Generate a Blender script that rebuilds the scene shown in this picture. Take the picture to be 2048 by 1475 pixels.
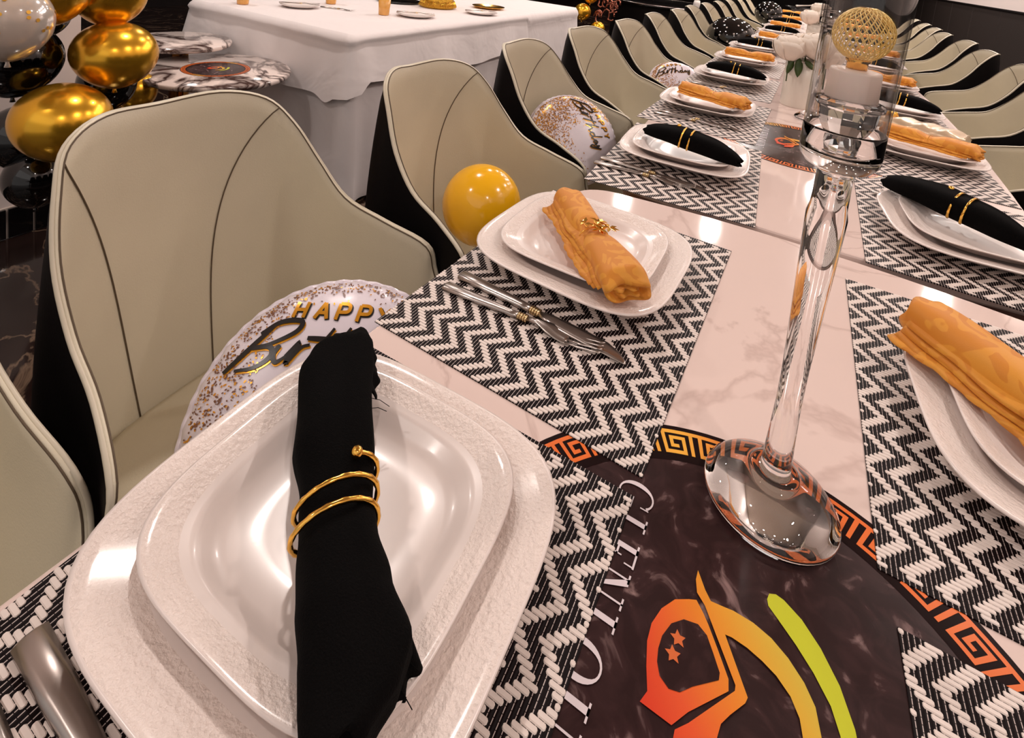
import bpy, bmesh, math, random
from mathutils import Vector, Matrix
PI = math.pi
random.seed(7)
scene = bpy.context.scene
for o in list(bpy.data.objects):
    bpy.data.objects.remove(o, do_unlink=True)
COL = scene.collection

# ------------------------------------------------------------------ camera
F_PX, PX, PY = 1110.53, 1004.29, 32.31
PITCH, ROLL, YAW = 0.124513, 0.104049, -0.502987
CAM = Vector((-0.02701, -0.32059, 1.17109))
fw = Vector((math.sin(YAW)*math.cos(PITCH), math.cos(YAW)*math.cos(PITCH), -math.sin(PITCH)))
rt = Vector((math.cos(YAW), -math.sin(YAW), 0)); up = rt.cross(fw)
r2 = math.cos(ROLL)*rt + math.sin(ROLL)*up
u2 = -math.sin(ROLL)*rt + math.cos(ROLL)*up
cam_data = bpy.data.cameras.new('camera')
cam = bpy.data.objects.new('camera', cam_data); COL.objects.link(cam)
m = Matrix(((r2.x, u2.x, -fw.x), (r2.y, u2.y, -fw.y), (r2.z, u2.z, -fw.z)))
cam.matrix_world = Matrix.Translation(CAM) @ m.to_4x4()
cam_data.sensor_width = 36; cam_data.sensor_fit = 'HORIZONTAL'
cam_data.lens = 36*F_PX/2048
cam_data.shift_x = (1024-PX)/2048
cam_data.shift_y = (PY-737.5)/2048
cam_data.clip_start = 0.02; cam_data.clip_end = 60
scene.camera = cam

# ------------------------------------------------------------------ exposure, ambient, lamps
scene.view_settings.view_transform = 'Standard'
scene.view_settings.look = 'None'
scene.view_settings.exposure = 0.34
scene.view_settings.gamma = 1
scene.view_settings.use_curve_mapping = False
world = bpy.data.worlds.new('world'); scene.world = world; world.use_nodes = True
world.node_tree.nodes['Background'].inputs[0].default_value = (1.0, 0.91, 0.86, 1)
world.node_tree.nodes['Background'].inputs[1].default_value = 0.35
CEIL = 3.0
LAMPS = [(x, y) for y in (-1.0, 1.25, 3.4, 5.57, 7.7, 9.8) for x in (-3.4, -1.51, -0.58, 0.36, 1.30) if y > 4 or abs(x+.1) > 1]
for i, (x, y) in enumerate(LAMPS):
    ld = bpy.data.lights.new('downlight_bulb', 'AREA'); ld.shape = 'DISK'; ld.size = 0.13
    ld.energy = 9.5 if y < 0 else 16.5; ld.color = (1.0, 0.885, 0.825)
    lo = bpy.data.objects.new('downlight_bulb', ld); COL.objects.link(lo); lo.location = (x, y, CEIL-0.035)
soft = bpy.data.lights.new('soft_fill_light', 'AREA'); soft.shape = 'RECTANGLE'; soft.size = 4.5; soft.size_y = 3.0  # added soft fill behind the camera, not a fixture of the room
soft.energy = 13; soft.color = (1.0, 0.91, 0.86)
so = bpy.data.objects.new('soft_fill_light', soft); COL.objects.link(so); so.location = (0.0, -1.9, 2.6)
so.rotation_euler = (math.radians(38), 0, 0)
so.data.specular_factor = 0.3

# ------------------------------------------------------------------ materials
def s2l(c):
    return tuple(((v/255)/12.92 if v/255 <= .04045 else ((v/255+.055)/1.055)**2.4) for v in c)
def nodes(name):
    mt = bpy.data.materials.new(name); mt.use_nodes = True
    nt = mt.node_tree; return mt, nt, nt.nodes['Principled BSDF']
def setp(b, **k):
    for a, v in k.items():
        a = {'rough': 'Roughness', 'metal': 'Metallic', 'ior': 'IOR', 'trans': 'Transmission Weight', 'coat': 'Coat Weight',
             'coatr': 'Coat Roughness', 'sheen': 'Sheen Weight', 'spec': 'Specular IOR Level', 'alpha': 'Alpha',
             'sss': 'Subsurface Weight'}[a]
        b.inputs[a].default_value = v
def bump(nt, b, height_socket, strength, dist=.01):
    n = nt.nodes.new('ShaderNodeBump'); n.inputs['Strength'].default_value = strength; n.inputs['Distance'].default_value = dist
    nt.links.new(height_socket, n.inputs['Height']); nt.links.new(n.outputs[0], b.inputs['Normal']); return n
def tex(nt, kind='ShaderNodeTexNoise', scale=10, detail=4, coord='Object', **k):
    tc = nt.nodes.new('ShaderNodeTexCoord'); n = nt.nodes.new(kind)
    nt.links.new(tc.outputs[coord], n.inputs['Vector'])
    n.inputs['Scale'].default_value = scale
    if 'Detail' in n.inputs: n.inputs['Detail'].default_value = detail
    for a, v in k.items():
        n.inputs[a].default_value = v
    return n
def ramp(nt, fac, stops):
    r = nt.nodes.new('ShaderNodeValToRGB'); nt.links.new(fac, r.inputs[0]); e = r.color_ramp.elements
    while len(e) < len(stops): e.new(.5)
    for i, (p, c) in enumerate(stops):
        e[i].position = p; e[i].color = (*c, 1)
    return r
def plain(name, rgb, rough=.5, noise=0.06, nscale=30, bstr=0.0, bscale=200, **k):
    mt, nt, b = nodes(name); c = s2l(rgb)
    n = tex(nt, scale=nscale)
    r = ramp(nt, n.outputs['Fac'], [(.3, tuple(v*(1-noise) for v in c)), (.7, tuple(min(1, v*(1+noise)) for v in c))])
    nt.links.new(r.outputs[0], b.inputs['Base Color'])
    setp(b, rough=rough, **k)
    if bstr:
        n2 = tex(nt, scale=bscale, detail=2); bump(nt, b, n2.outputs['Fac'], bstr, .002)
    return mt
M = {}
M['leather'] = plain('taupe_leather', (216, 206, 182), .40, .04, 6, .12, 420)
M['leather_edge'] = plain('pale_leather_piping', (205, 195, 174), .42, .03, 20)
M['seam'] = plain('brown_seam_thread', (92, 76, 58), .7)
M['shell'] = plain('black_chair_shell', (15, 12, 12), .55, .1, 20, .1, 300, spec=.08)
M['black_metal'] = plain('black_metal', (16, 15, 15), .35, metal=.3)
M['plate'] = plain('white_porcelain', (234, 221, 215), .3, .01, 8, coat=.2, coatr=.12)
def hammered():
    mt, nt, b = nodes('hammered_porcelain_rim'); b.inputs['Base Color'].default_value = (*s2l((236, 221, 213)), 1)
    setp(b, rough=.22, coat=.4, coatr=.1)
    n = tex(nt, 'ShaderNodeTexVoronoi', 300)
    n.feature = 'SMOOTH_F1'
    bump(nt, b, n.outputs['Distance'], .55, .0016); return mt
M['plate_rim'] = hammered()
def marble(name, base, vein, scale, lo, hi, rough=.08, dist=1.2, coord='Object'):
    mt, nt, b = nodes(name)
    tc = nt.nodes.new('ShaderNodeTexCoord')
    n0 = nt.nodes.new('ShaderNodeTexNoise'); n0.inputs['Scale'].default_value = scale; n0.inputs['Detail'].default_value = 6
    n0.inputs['Distortion'].default_value = dist
    nt.links.new(tc.outputs[coord], n0.inputs['Vector'])
    ab = nt.nodes.new('ShaderNodeMath'); ab.operation = 'SUBTRACT'; ab.inputs[1].default_value = .5
    nt.links.new(n0.outputs['Fac'], ab.inputs[0])
    a2 = nt.nodes.new('ShaderNodeMath'); a2.operation = 'ABSOLUTE'; nt.links.new(ab.outputs[0], a2.inputs[0])
    r = ramp(nt, a2.outputs[0], [(lo, s2l(vein)), (hi, s2l(base))])
    nt.links.new(r.outputs[0], b.inputs['Base Color']); setp(b, rough=rough, coat=.3, coatr=.03)
    return mt
M['marble'] = marble('white_marble_top', (233, 211, 203), (214, 190, 182), 2.2, 0.0, .012, .07, 1.5)
M['marble_bold'] = marble('bold_veined_marble', (238, 222, 214), (70, 50, 46), 3.6, .004, .055, .1, 1.3)
M['floor'] = marble('dark_marble_floor', (34, 22, 19), (112, 92, 76), 1.6, .0, .014, .12, 1.8)
M['tabletop_edge'] = plain('dark_table_edge', (120, 84, 74), .3)
def print_disc():
    mt, nt, b = nodes('scratched_dark_print')
    n = tex(nt, scale=38, detail=8); n.inputs['Distortion'].default_value = 1.5
    w = tex(nt, 'ShaderNodeTexNoise', 9, 3)
    r = ramp(nt, n.outputs['Fac'], [(.42, s2l((44, 27, 28))), (.58, s2l((56, 36, 37))), (.74, s2l((138, 112, 110)))])
    nt.links.new(r.outputs[0], b.inputs['Base Color'])
    rr = ramp(nt, w.outputs['Fac'], [(.3, (.12,)*3), (.7, (.3,)*3)]); nt.links.new(rr.outputs[0], b.inputs['Roughness']); setp(b, spec=.3)
    return mt
M['disc'] = print_disc()
M['disc_dark'] = plain('black_print_ring', (30, 18, 18), .2, spec=.08)
def attr_mat(name, rough=.3, **k):
    mt, nt, b = nodes(name); a = nt.nodes.new('ShaderNodeVertexColor'); a.layer_name = 'Col'
    nt.links.new(a.outputs[0], b.inputs['Base Color']); setp(b, rough=rough, **k); return mt
M['print'] = attr_mat('printed_ink', .22)
M['white_ink'] = plain('white_ink', (222, 210, 214), .25, .01)
M['rod'] = plain('ivory_woven_vinyl', (232, 218, 210), .42, .03, 60)
def matbase():
    mt, nt, b = nodes('black_woven_vinyl')
    tc = nt.nodes.new('ShaderNodeTexCoord'); sp = nt.nodes.new('ShaderNodeSeparateXYZ'); nt.links.new(tc.outputs['Object'], sp.inputs[0])
    mu = nt.nodes.new('ShaderNodeMath'); mu.operation = 'MULTIPLY'; mu.inputs[1].default_value = 1/.003533; nt.links.new(sp.outputs[0], mu.inputs[0])
    fr = nt.nodes.new('ShaderNodeMath'); fr.operation = 'FRACT'; nt.links.new(mu.outputs[0], fr.inputs[0])
    gt = nt.nodes.new('ShaderNodeMath'); gt.operation = 'GREATER_THAN'; gt.inputs[1].default_value = .86; nt.links.new(fr.outputs[0], gt.inputs[0])
    my = nt.nodes.new('ShaderNodeMath'); my.operation = 'MULTIPLY'; my.inputs[1].default_value = 1/.00385; nt.links.new(sp.outputs[1], my.inputs[0])
    fy = nt.nodes.new('ShaderNodeMath'); fy.operation = 'FRACT'; nt.links.new(my.outputs[0], fy.inputs[0])
    g2 = nt.nodes.new('ShaderNodeMath'); g2.operation = 'GREATER_THAN'; g2.inputs[1].default_value = .12; nt.links.new(fy.outputs[0], g2.inputs[0])
    m2 = nt.nodes.new('ShaderNodeMath'); m2.operation = 'MULTIPLY'; nt.links.new(gt.outputs[0], m2.inputs[0]); nt.links.new(g2.outputs[0], m2.inputs[1])
    r = ramp(nt, m2.outputs[0], [(0, s2l((18, 9, 11))), (1, s2l((205, 190, 185)))])
    nt.links.new(r.outputs[0], b.inputs['Base Color']); setp(b, rough=.45, spec=.1)
    n = nt.nodes.new('ShaderNodeMath'); n.operation = 'SINE'
    m6 = nt.nodes.new('ShaderNodeMath'); m6.operation = 'MULTIPLY'; m6.inputs[1].default_value = 2*PI; nt.links.new(mu.outputs[0], m6.inputs[0]); nt.links.new(m6.outputs[0], n.inputs[0])
    bump(nt, b, n.outputs[0], .25, .001)
    return mt
M['mat_base'] = matbase()
M['black_cloth'] = plain('black_napkin_cloth', (7, 6, 6), .95, .25, 25, .35, 900, spec=.08)
def damask():
    mt, nt, b = nodes('saffron_damask_cloth')
    n = tex(nt, 'ShaderNodeTexNoise', 26, 1); n.inputs['Distortion'].default_value = 2.5
    r = ramp(nt, n.outputs['Fac'], [(.47, s2l((226, 152, 44))), (.50, s2l((214, 134, 30)))])
    nt.links.new(r.outputs[0], b.inputs['Base Color']); setp(b, rough=.62, sheen=.1)
    n2 = tex(nt, scale=1400, detail=1); bump(nt, b, n2.outputs['Fac'], .12, .001); return mt
M['yellow_cloth'] = damask()
M['gold'] = plain('polished_gold', (255, 196, 92), .16, .03, metal=1)
M['silver'] = plain('brushed_steel', (176, 166, 160), .26, .04, metal=1)
M['brass_soft'] = plain('pale_brass', (214, 186, 140), .22, .04, metal=1)
def glass(name, col=(1, 1, 1), rough=0.0, ior=1.47):
    mt, nt, b = nodes(name); b.inputs['Base Color'].default_value = (*col, 1); setp(b, rough=rough, trans=1.0, ior=ior); return mt
M['glass'] = glass('clear_glass'); M['thin_glass'] = None
def thinglass():
    mt = bpy.data.materials.new('clear_cylinder_glass'); mt.use_nodes = True; nt = mt.node_tree
    nt.nodes.remove(nt.nodes['Principled BSDF'])
    tr = nt.nodes.new('ShaderNodeBsdfTransparent'); tr.inputs[0].default_value = (.955, .945, .94, 1)
    gl = nt.nodes.new('ShaderNodeBsdfGlossy'); gl.inputs['Roughness'].default_value = .02
    lw = nt.nodes.new('ShaderNodeLayerWeight'); lw.inputs['Blend'].default_value = .5
    pw = nt.nodes.new('ShaderNodeMath'); pw.operation = 'POWER'; pw.inputs[1].default_value = 2.6; nt.links.new(lw.outputs['Facing'], pw.inputs[0])
    fr = nt.nodes.new('ShaderNodeMath'); fr.operation = 'MULTIPLY_ADD'; fr.inputs[1].default_value = .85; fr.inputs[2].default_value = .04; nt.links.new(pw.outputs[0], fr.inputs[0])
    mx = nt.nodes.new('ShaderNodeMixShader')
    nt.links.new(fr.outputs[0], mx.inputs[0]); nt.links.new(tr.outputs[0], mx.inputs[1]); nt.links.new(gl.outputs[0], mx.inputs[2])
    nt.links.new(mx.outputs[0], nt.nodes['Material Output'].inputs['Surface']); return mt
M['thin_glass'] = thinglass()
M['bright_gold'] = plain('bright_yellow_gold', (255, 222, 138), .3, .03, metal=.3)
M['amber'] = plain('amber_tumbler_glass', (250, 184, 96), .2, .06, 30, trans=.25, coat=.4)
M['wax'] = plain('white_frosted_candle', (240, 222, 212), .35, .01, sss=.1)
M['frost'] = plain('white_frosted_vase', (228, 220, 208), .25, .01, coat=.3)
M['petal'] = plain('ivory_rose_petal', (240, 226, 212), .55, .02, 30, sheen=.2)
M['leaf'] = plain('green_leaf', (52, 72, 24), .45, .2, 60)
def clothmat():
    mt, nt, b = nodes('white_tablecloth'); b.inputs['Base Color'].default_value = (*s2l((228, 219, 217)), 1); setp(b, rough=.75, sheen=.1)
    n = tex(nt, scale=4.5, detail=3); n.inputs['Distortion'].default_value = .5
    bump(nt, b, n.outputs['Fac'], .35, .03); return mt
M['cloth_white'] = clothmat()
M['gold_balloon'] = plain('chrome_gold_latex', (244, 184, 52), .24, .05, 6, metal=.85, coat=.2)
M['black_balloon'] = plain('black_latex', (5, 4, 5), .08, .1, 6, coat=.4, coatr=.02)
M['yellow_balloon'] = plain('yellow_latex', (255, 188, 24), .16, .02, 5, coat=.4, coatr=.03)
M['clear_balloon'] = plain('cloudy_clear_latex', (226, 212, 200), .12, .08, 8, coat=.5, trans=.35)
M['confetti'] = plain('gold_confetti', (226, 170, 66), .3, .05, metal=.6)
M['foil_white'] = plain('white_foil', (226, 216, 224), .3, .02, 5, coat=.5, coatr=.05)
M['ink_black'] = plain('black_ink', (20, 13, 12), .3)
M['ink_gold'] = plain('gold_foil_ink', (226, 158, 44), .22, .12, 30, metal=.55)
M['ink_brown'] = plain('brown_spot_ink', (120, 76, 52), .35, .2, 200)
M['sequin'] = plain('gold_sequin', (232, 176, 70), .2, .35, 160, .9, 260, metal=1)
M['wall_white'] = plain('white_plaster', (226, 212, 206), .7, .02, 3)
M['wall_dark'] = plain('dark_wall', (22, 17, 16), .6, .1, 3, spec=.08)
def panelmat():
    mt, nt, b = nodes('dark_ribbed_panel'); b.inputs['Base Color'].default_value = (*s2l((44, 35, 31)), 1); setp(b, rough=.5)
    tc = nt.nodes.new('ShaderNodeTexCoord'); w = nt.nodes.new('ShaderNodeTexWave'); w.bands_direction = 'Y'; w.inputs['Scale'].default_value = 18
    nt.links.new(tc.outputs['Object'], w.inputs['Vector']); bump(nt, b, w.outputs['Fac'], .4, .004); return mt
M['panel'] = panelmat()
M['tile'] = plain('glossy_black_tile', (10, 8, 9), .12, .1, 20, coat=.4)
M['grout'] = plain('pale_grout', (214, 198, 186), .8)
M['ceiling'] = plain('ceiling_paint', (200, 186, 174), .8)
M['brass'] = plain('polished_brass', (200, 140, 70), .15, .05, metal=1)
M['satin'] = plain('champagne_satin', (214, 190, 160), .28, .12, 25, .25, 60, metal=.35)
M['plastic_white'] = plain('white_plastic', (214, 206, 200), .4)
def emit(name, c, s):
    mt, nt, b = nodes(name); b.inputs['Emission Color'].default_value = (*c, 1); b.inputs['Emission Strength'].default_value = s; return mt
M['lamp'] = emit('downlight_diffuser', (1, .86, .74), 12)

# ------------------------------------------------------------------ mesh helpers
def mesh_obj(name, V, Fc, mat, parent=None, smooth=True, mats=None, fm=None, col=None, loc=None):
    me = bpy.data.meshes.new(name); me.from_pydata([tuple(v) for v in V], [], Fc); me.update()
    for mm in (mats or [mat]): me.materials.append(mm)
    if fm: me.polygons.foreach_set('material_index', fm)
    if smooth: me.polygons.foreach_set('use_smooth', [True]*len(Fc))
    if col:
        a = me.color_attributes.new('Col', 'FLOAT_COLOR', 'POINT')
        flat = []
        for c in col: flat += [*c, 1]
        a.data.foreach_set('color', flat)
    o = bpy.data.objects.new(name, me); COL.objects.link(o)
    if parent: o.parent = parent
    if loc: o.location = loc
    return o
def tag(o, label=None, cat=None, group=None, kind=None):
    if label: o['label'] = label
    if cat: o['category'] = cat
    if group: o['group'] = group
    if kind: o['kind'] = kind
    return o
def empty(name, loc, rz=0, label=None, cat=None, group=None):
    o = bpy.data.objects.new(name, None); COL.objects.link(o); o.location = loc; o.rotation_euler = (0, 0, rz)
    o.empty_display_size = .05
    return tag(o, label, cat, group)
def copy_tree(o, parent=None):
    c = o.copy(); COL.objects.link(c); c.parent = parent
    for ch in list(o.children): copy_tree(ch, c)
    return c
class MB:
    def __init__(s): s.V = []; s.F = []
    def add(s, V, F):
        n = len(s.V); s.V += [tuple(v) for v in V]; s.F += [tuple(i+n for i in f) for f in F]
    def box(s, x0, x1, y0, y1, z0, z1, b=0):
        V = [(x, y, z) for z in (z0, z1) for y in (y0, y1) for x in (x0, x1)]
        s.add(V, [(0, 2, 3, 1), (4, 5, 7, 6), (0, 1, 5, 4), (2, 6, 7, 3), (0, 4, 6, 2), (1, 3, 7, 5)])
    def tube(s, pts, r, n=8, close=False, caps=True):
        P = [Vector(p) for p in pts]; N = len(P); rr = r if isinstance(r, (list, tuple)) else [r]*N
        V = []; a = None
        for i in range(N):
            if close: t = (P[(i+1) % N]-P[i-1])
            else: t = P[min(i+1, N-1)]-P[max(i-1, 0)]
            if t.length < 1e-9: t = Vector((0, 0, 1))
            t.normalize()
            if a is None:
                a = t.cross(Vector((0, 0, 1)));
                if a.length < .1: a = t.cross(Vector((1, 0, 0)))
            a = a-t*a.dot(t); a.normalize(); bb = t.cross(a)
            for k in range(n):
                an = 2*PI*k/n; V.append(P[i]+(a*math.cos(an)+bb*math.sin(an))*rr[i])
        F = []
        for i in range(N if close else N-1):
            j = (i+1) % N
            for k in range(n):
                F.append((i*n+k, i*n+(k+1) % n, j*n+(k+1) % n, j*n+k))
        if caps and not close: F.append(tuple(range(n-1, -1, -1))); F.append(tuple((N-1)*n+k for k in range(n)))
        s.add(V, F)
    def lathe(s, prof, n=48, cx=0, cy=0):
        V = [(cx+r*math.cos(2*PI*k/n), cy+r*math.sin(2*PI*k/n), z) for r, z in prof for k in range(n)]
        F = [(i*n+k, i*n+(k+1) % n, (i+1)*n+(k+1) % n, (i+1)*n+k) for i in range(len(prof)-1) for k in range(n)]
        s.add(V, F)
    def ball(s, c, r, n=12, sx=1, sy=1, sz=1):
        V = []; F = []
        for i in range(n//2+1):
            ph = PI*i/(n//2)
            for k in range(n):
                th = 2*PI*k/n; V.append((c[0]+r*sx*math.sin(ph)*math.cos(th), c[1]+r*sy*math.sin(ph)*math.sin(th), c[2]+r*sz*math.cos(ph)))
        for i in range(n//2):
            for k in range(n): F.append((i*n+k, (i+1)*n+k, (i+1)*n+(k+1) % n, i*n+(k+1) % n))
        s.add(V, F)
    def grid(s, fn, nu, nv, wrap=False):
        V = [fn(i/(nu if wrap else nu-1), j/(nv-1)) for j in range(nv) for i in range(nu)]
        F = [(j*nu+i, j*nu+(i+1) % nu, (j+1)*nu+(i+1) % nu, (j+1)*nu+i) for j in range(nv-1) for i in range(nu if wrap else nu-1)]
        s.add(V, F)
    def build(s, name, mat, parent=None, smooth=True, **k):
        return mesh_obj(name, s.V, s.F, mat, parent, smooth, **k)
def bevel(o, w=.004, seg=2):
    md = o.modifiers.new('bevel', 'BEVEL'); md.width = w; md.segments = seg; md.limit_method = 'ANGLE'; return o
def solid(o, t, off=-1):
    md = o.modifiers.new('solid', 'SOLIDIFY'); md.thickness = t; md.offset = off; return o
def subsurf(o, l=1):
    md = o.modifiers.new('sub', 'SUBSURF'); md.levels = l; md.render_levels = l; return o
ORD = ['first', 'second', 'third', 'fourth', 'fifth', 'sixth', 'seventh', 'eighth', 'ninth', 'tenth', 'eleventh', 'twelfth', 'thirteenth', 'fourteenth', 'fifteenth', 'sixteenth']

# ------------------------------------------------------------------ setting
b = MB(); b.box(-7, 3.2, -2.5, 15, -.05, 0); tag(b.build('floor', M['floor'], smooth=False), kind='structure')
b = MB(); b.box(-7, 3.2, -2.5, 15, CEIL, CEIL+.05); ceil = tag(b.build('ceiling', M['ceiling'], smooth=False), kind='structure')
for i, (x, y) in enumerate(LAMPS):
    b = MB(); b.lathe([(.068, CEIL-.001), (.085, CEIL-.004), (.09, CEIL-.012), (.07, CEIL-.016), (.068, CEIL-.001)], 24, x, y)
    e = b.build('downlight', M['plastic_white'])
    tag(e, 'round recessed ceiling downlight above the dining tables', 'lamp', 'recessed downlights in the ceiling')
# left white wall with black tiled skirting
WX = -2.31
b = MB(); b.box(WX-.12, WX, -2.0, .68, 0, CEIL); wl = tag(b.build('wall_left', M['wall_white'], smooth=False), kind='structure')
b = MB(); b.box(WX, WX+.004, -2.0, .68, 0, .112); bs = tag(b.build('baseboard_left', M['grout'], smooth=False), kind='structure')
b = MB(); b.box(0, .010, 0, .069, 0, .106); t0 = b.build('tile', M['tile'], bs, smooth=False); bevel(t0, .002)
t0.location = (WX+.004, -.60, .003)
for k in range(1, 17):
    c = t0.copy(); COL.objects.link(c); c.parent = bs; c.location = (WX+.004, -.60+.076*k, .003)
# dark back walls
b = MB(); b.box(-7, 3.2, 14.9, 15, 0, CEIL); tag(b.build('wall_back', M['wall_dark'], smooth=False), kind='structure')
b = MB(); b.box(-7.1, -7, -2.5, 15, 0, CEIL); tag(b.build('wall_far_left', M['wall_dark'], smooth=False), kind='structure')
# right wall: pale plaster above, dark ribbed panels below
RX = 1.75
b = MB(); b.box(RX, RX+.1, -2.5, 15, 0, CEIL); wr = tag(b.build('wall_right', M['wall_white'], smooth=False), kind='structure')
py = -2.5; pn = 0
for y0 in [-2.5+1.2*k for k in range(15)]:
    b = MB(); b.box(0, .02, 0, 1.185, 0, 1.045); p_ = b.build('panel', M['panel'], wr, smooth=False); bevel(p_, .004, 1)
    p_.location = (RX-.02, y0+.3, 0)
b = MB(); b.box(RX-.035, RX, -2.5, 15, 1.045, 1.062); tag(b.build('trim_1', M['wall_dark'], smooth=False), kind='structure')

# ------------------------------------------------------------------ flat print helpers (real thin ink layers)
def poly_sheet(polys, z):
    """polys: list of point lists -> verts/faces triangulated via bmesh"""
    bm = bmesh.new()
    for P in polys:
        vs = [bm.verts.new((x, y, z)) for x, y in P]
        try: bm.faces.new(vs)
        except Exception: pass
    bmesh.ops.triangulate(bm, faces=bm.faces[:])
    bm.verts.index_update()
    V = [tuple(v.co) for v in bm.verts]; Fc = [tuple(v.index for v in f.verts) for f in bm.faces]
    bm.free()
    return V, [f if Vector((V[f[1]][0]-V[f[0]][0], V[f[1]][1]-V[f[0]][1], 0)).cross(Vector((V[f[2]][0]-V[f[0]][0], V[f[2]][1]-V[f[0]][1], 0))).z > 0 else f[::-1] for f in Fc]
EM = {
'ring': [(-52,-27),(-49.5,-20),(-53,-9),(-56,4),(-56,15),(-52.5,27),(-46,37.5),(-38,43),(-33.5,45.5),(-28,40),(-24,35),(-17,25),(-9,13),(-8.2,7),(-27,-16),(-34,-27)],
'hole': [(-49,4),(-48.5,12),(-45,22),(-38.5,29),(-30,31.5),(-24,28.5),(-19,21),(-14,13),(-14,9),(-27,-3),(-33,-10),(-39,-12),(-45,-9),(-48,-3)],
'body': [(-36,65),(-29.5,55),(-25,50),(-17,51.5),(-11,52.8),(1,53),(12,50.5),(22,45),(31,37),(37,28),(40,15),(41,0),(40,-12),(34,-20),(28,-26),(24,-20),(29,-12),(31,-2),(31,8),(29,17),(24,25),(16,31),(8,34),(-1,36),(-10,36.3),(-14,35.5),(2,10),(1,6.5),(-6,-4),(-10,-11),(-11,-18),(-13,-30),(-32,-44),(-32,-28),(-26,-21),(-5,9),(-5,12),(-19,32),(-28,45),(-34,50),(-36.2,58)],
'swoosh': [(8,74),(9,78.5),(13,80.7),(18,80),(29,74),(40,63),(50,48),(57,30),(60,14),(59,-4),(55,-15),(50,-12),(51,0),(51,10),(49.5,22),(45,34),(36,46),(26,56),(14,66),(9,70)]}
def flower(cx, cy, r):
    return [(cx+r*(1 if k % 2 else .5)*math.cos(k*PI/5), cy+r*(1 if k % 2 else .5)*math.sin(k*PI/5)) for k in range(10)]
def emcol(x, y):
    # red bottom-left -> orange -> yellow -> lime on the long arcs (the print's own colours)
    t = max(0, min(1, (x*.75+y*.62+55)/118))
    st = [(0, (214, 62, 40)), (.22, (230, 92, 50)), (.42, (232, 128, 44)), (.62, (228, 158, 50)), (.8, (218, 180, 66)), (1, (200, 190, 78))]
    for (a, ca), (bb, cb) in zip(st, st[1:]):
        if t <= bb:
            f = (t-a)/(bb-a); return s2l(tuple(ca[i]*(1-f)+cb[i]*f for i in range(3)))
    return s2l(st[-1][1])
# serif capitals: list of polygons in a unit box (x right, y up), heavy and thin strokes
def q(x0, y0, x1, y1): return [(x0, y0), (x1, y0), (x1, y1), (x0, y1)]
def arc(cx, cy, rx, ry, a0, a1, w0, w1, n=14):
    P = []; I = []
    for k in range(n+1):
        a = math.radians(a0+(a1-a0)*k/n); w = w0+(w1-w0)*abs(math.cos(a))
        P.append((cx+rx*math.cos(a), cy+ry*math.sin(a))); I.append((cx+(rx-w)*math.cos(a), cy+(ry-w0)*math.sin(a)))
    return [[P[k], P[k+1], I[k+1], I[k]] for k in range(n)]
T_, H_ = .045, .15
GL = {
'L': ([q(.12, 0, .27, 1), q(0, .955, .42, 1), q(0, 0, .7, .05), [(.66, .05), (.7, .05), (.7, .3), (.66, .3)]], .78),
'I': ([q(.12, 0, .27, 1), q(0, .955, .4, 1), q(0, 0, .4, .045)], .5),
'E': ([q(.12, 0, .27, 1), q(0, .95, .68, 1), q(0, 0, .7, .05), q(.27, .48, .5, .53), q(.62, .74, .66, .95), q(.66, .05, .7, .28), q(.46, .38, .5, .63)], .8),
'N': ([q(.12, 0, .17, 1), q(0, .955, .25, 1), q(0, 0, .3, .045), [(.1, 1), (.3, 1), (.82, .0), (.76, 0)], q(.77, 0, .82, 1), q(.64, .955, .95, 1)], 1.05),
'U': ([q(.1, .3, .25, 1), q(0, .955, .38, 1), q(.72, .3, .77, 1), q(.6, .955, .9, 1)] + arc(.435, .3, .335, .3, 180, 360, .05, .1), .98),
'O': (arc(.45, .5, .45, .5, 0, 360, .045, .15, 28), 1.0),
'G': (arc(.47, .5, .47, .5, 48, 318, .045, .15, 22) + [q(.66, .08, .8, .45), q(.54, .42, .93, .465), q(.76, .7, .8, .93)], 1.03)}
def lettering(txt, h):
    polys = []; x = 0
    for ch in txt:
        P, adv = GL[ch]; polys += [[(x+a*h, bb*h) for a, bb in poly] for poly in P]; x += adv*h+.0016
    return polys, x
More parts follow.
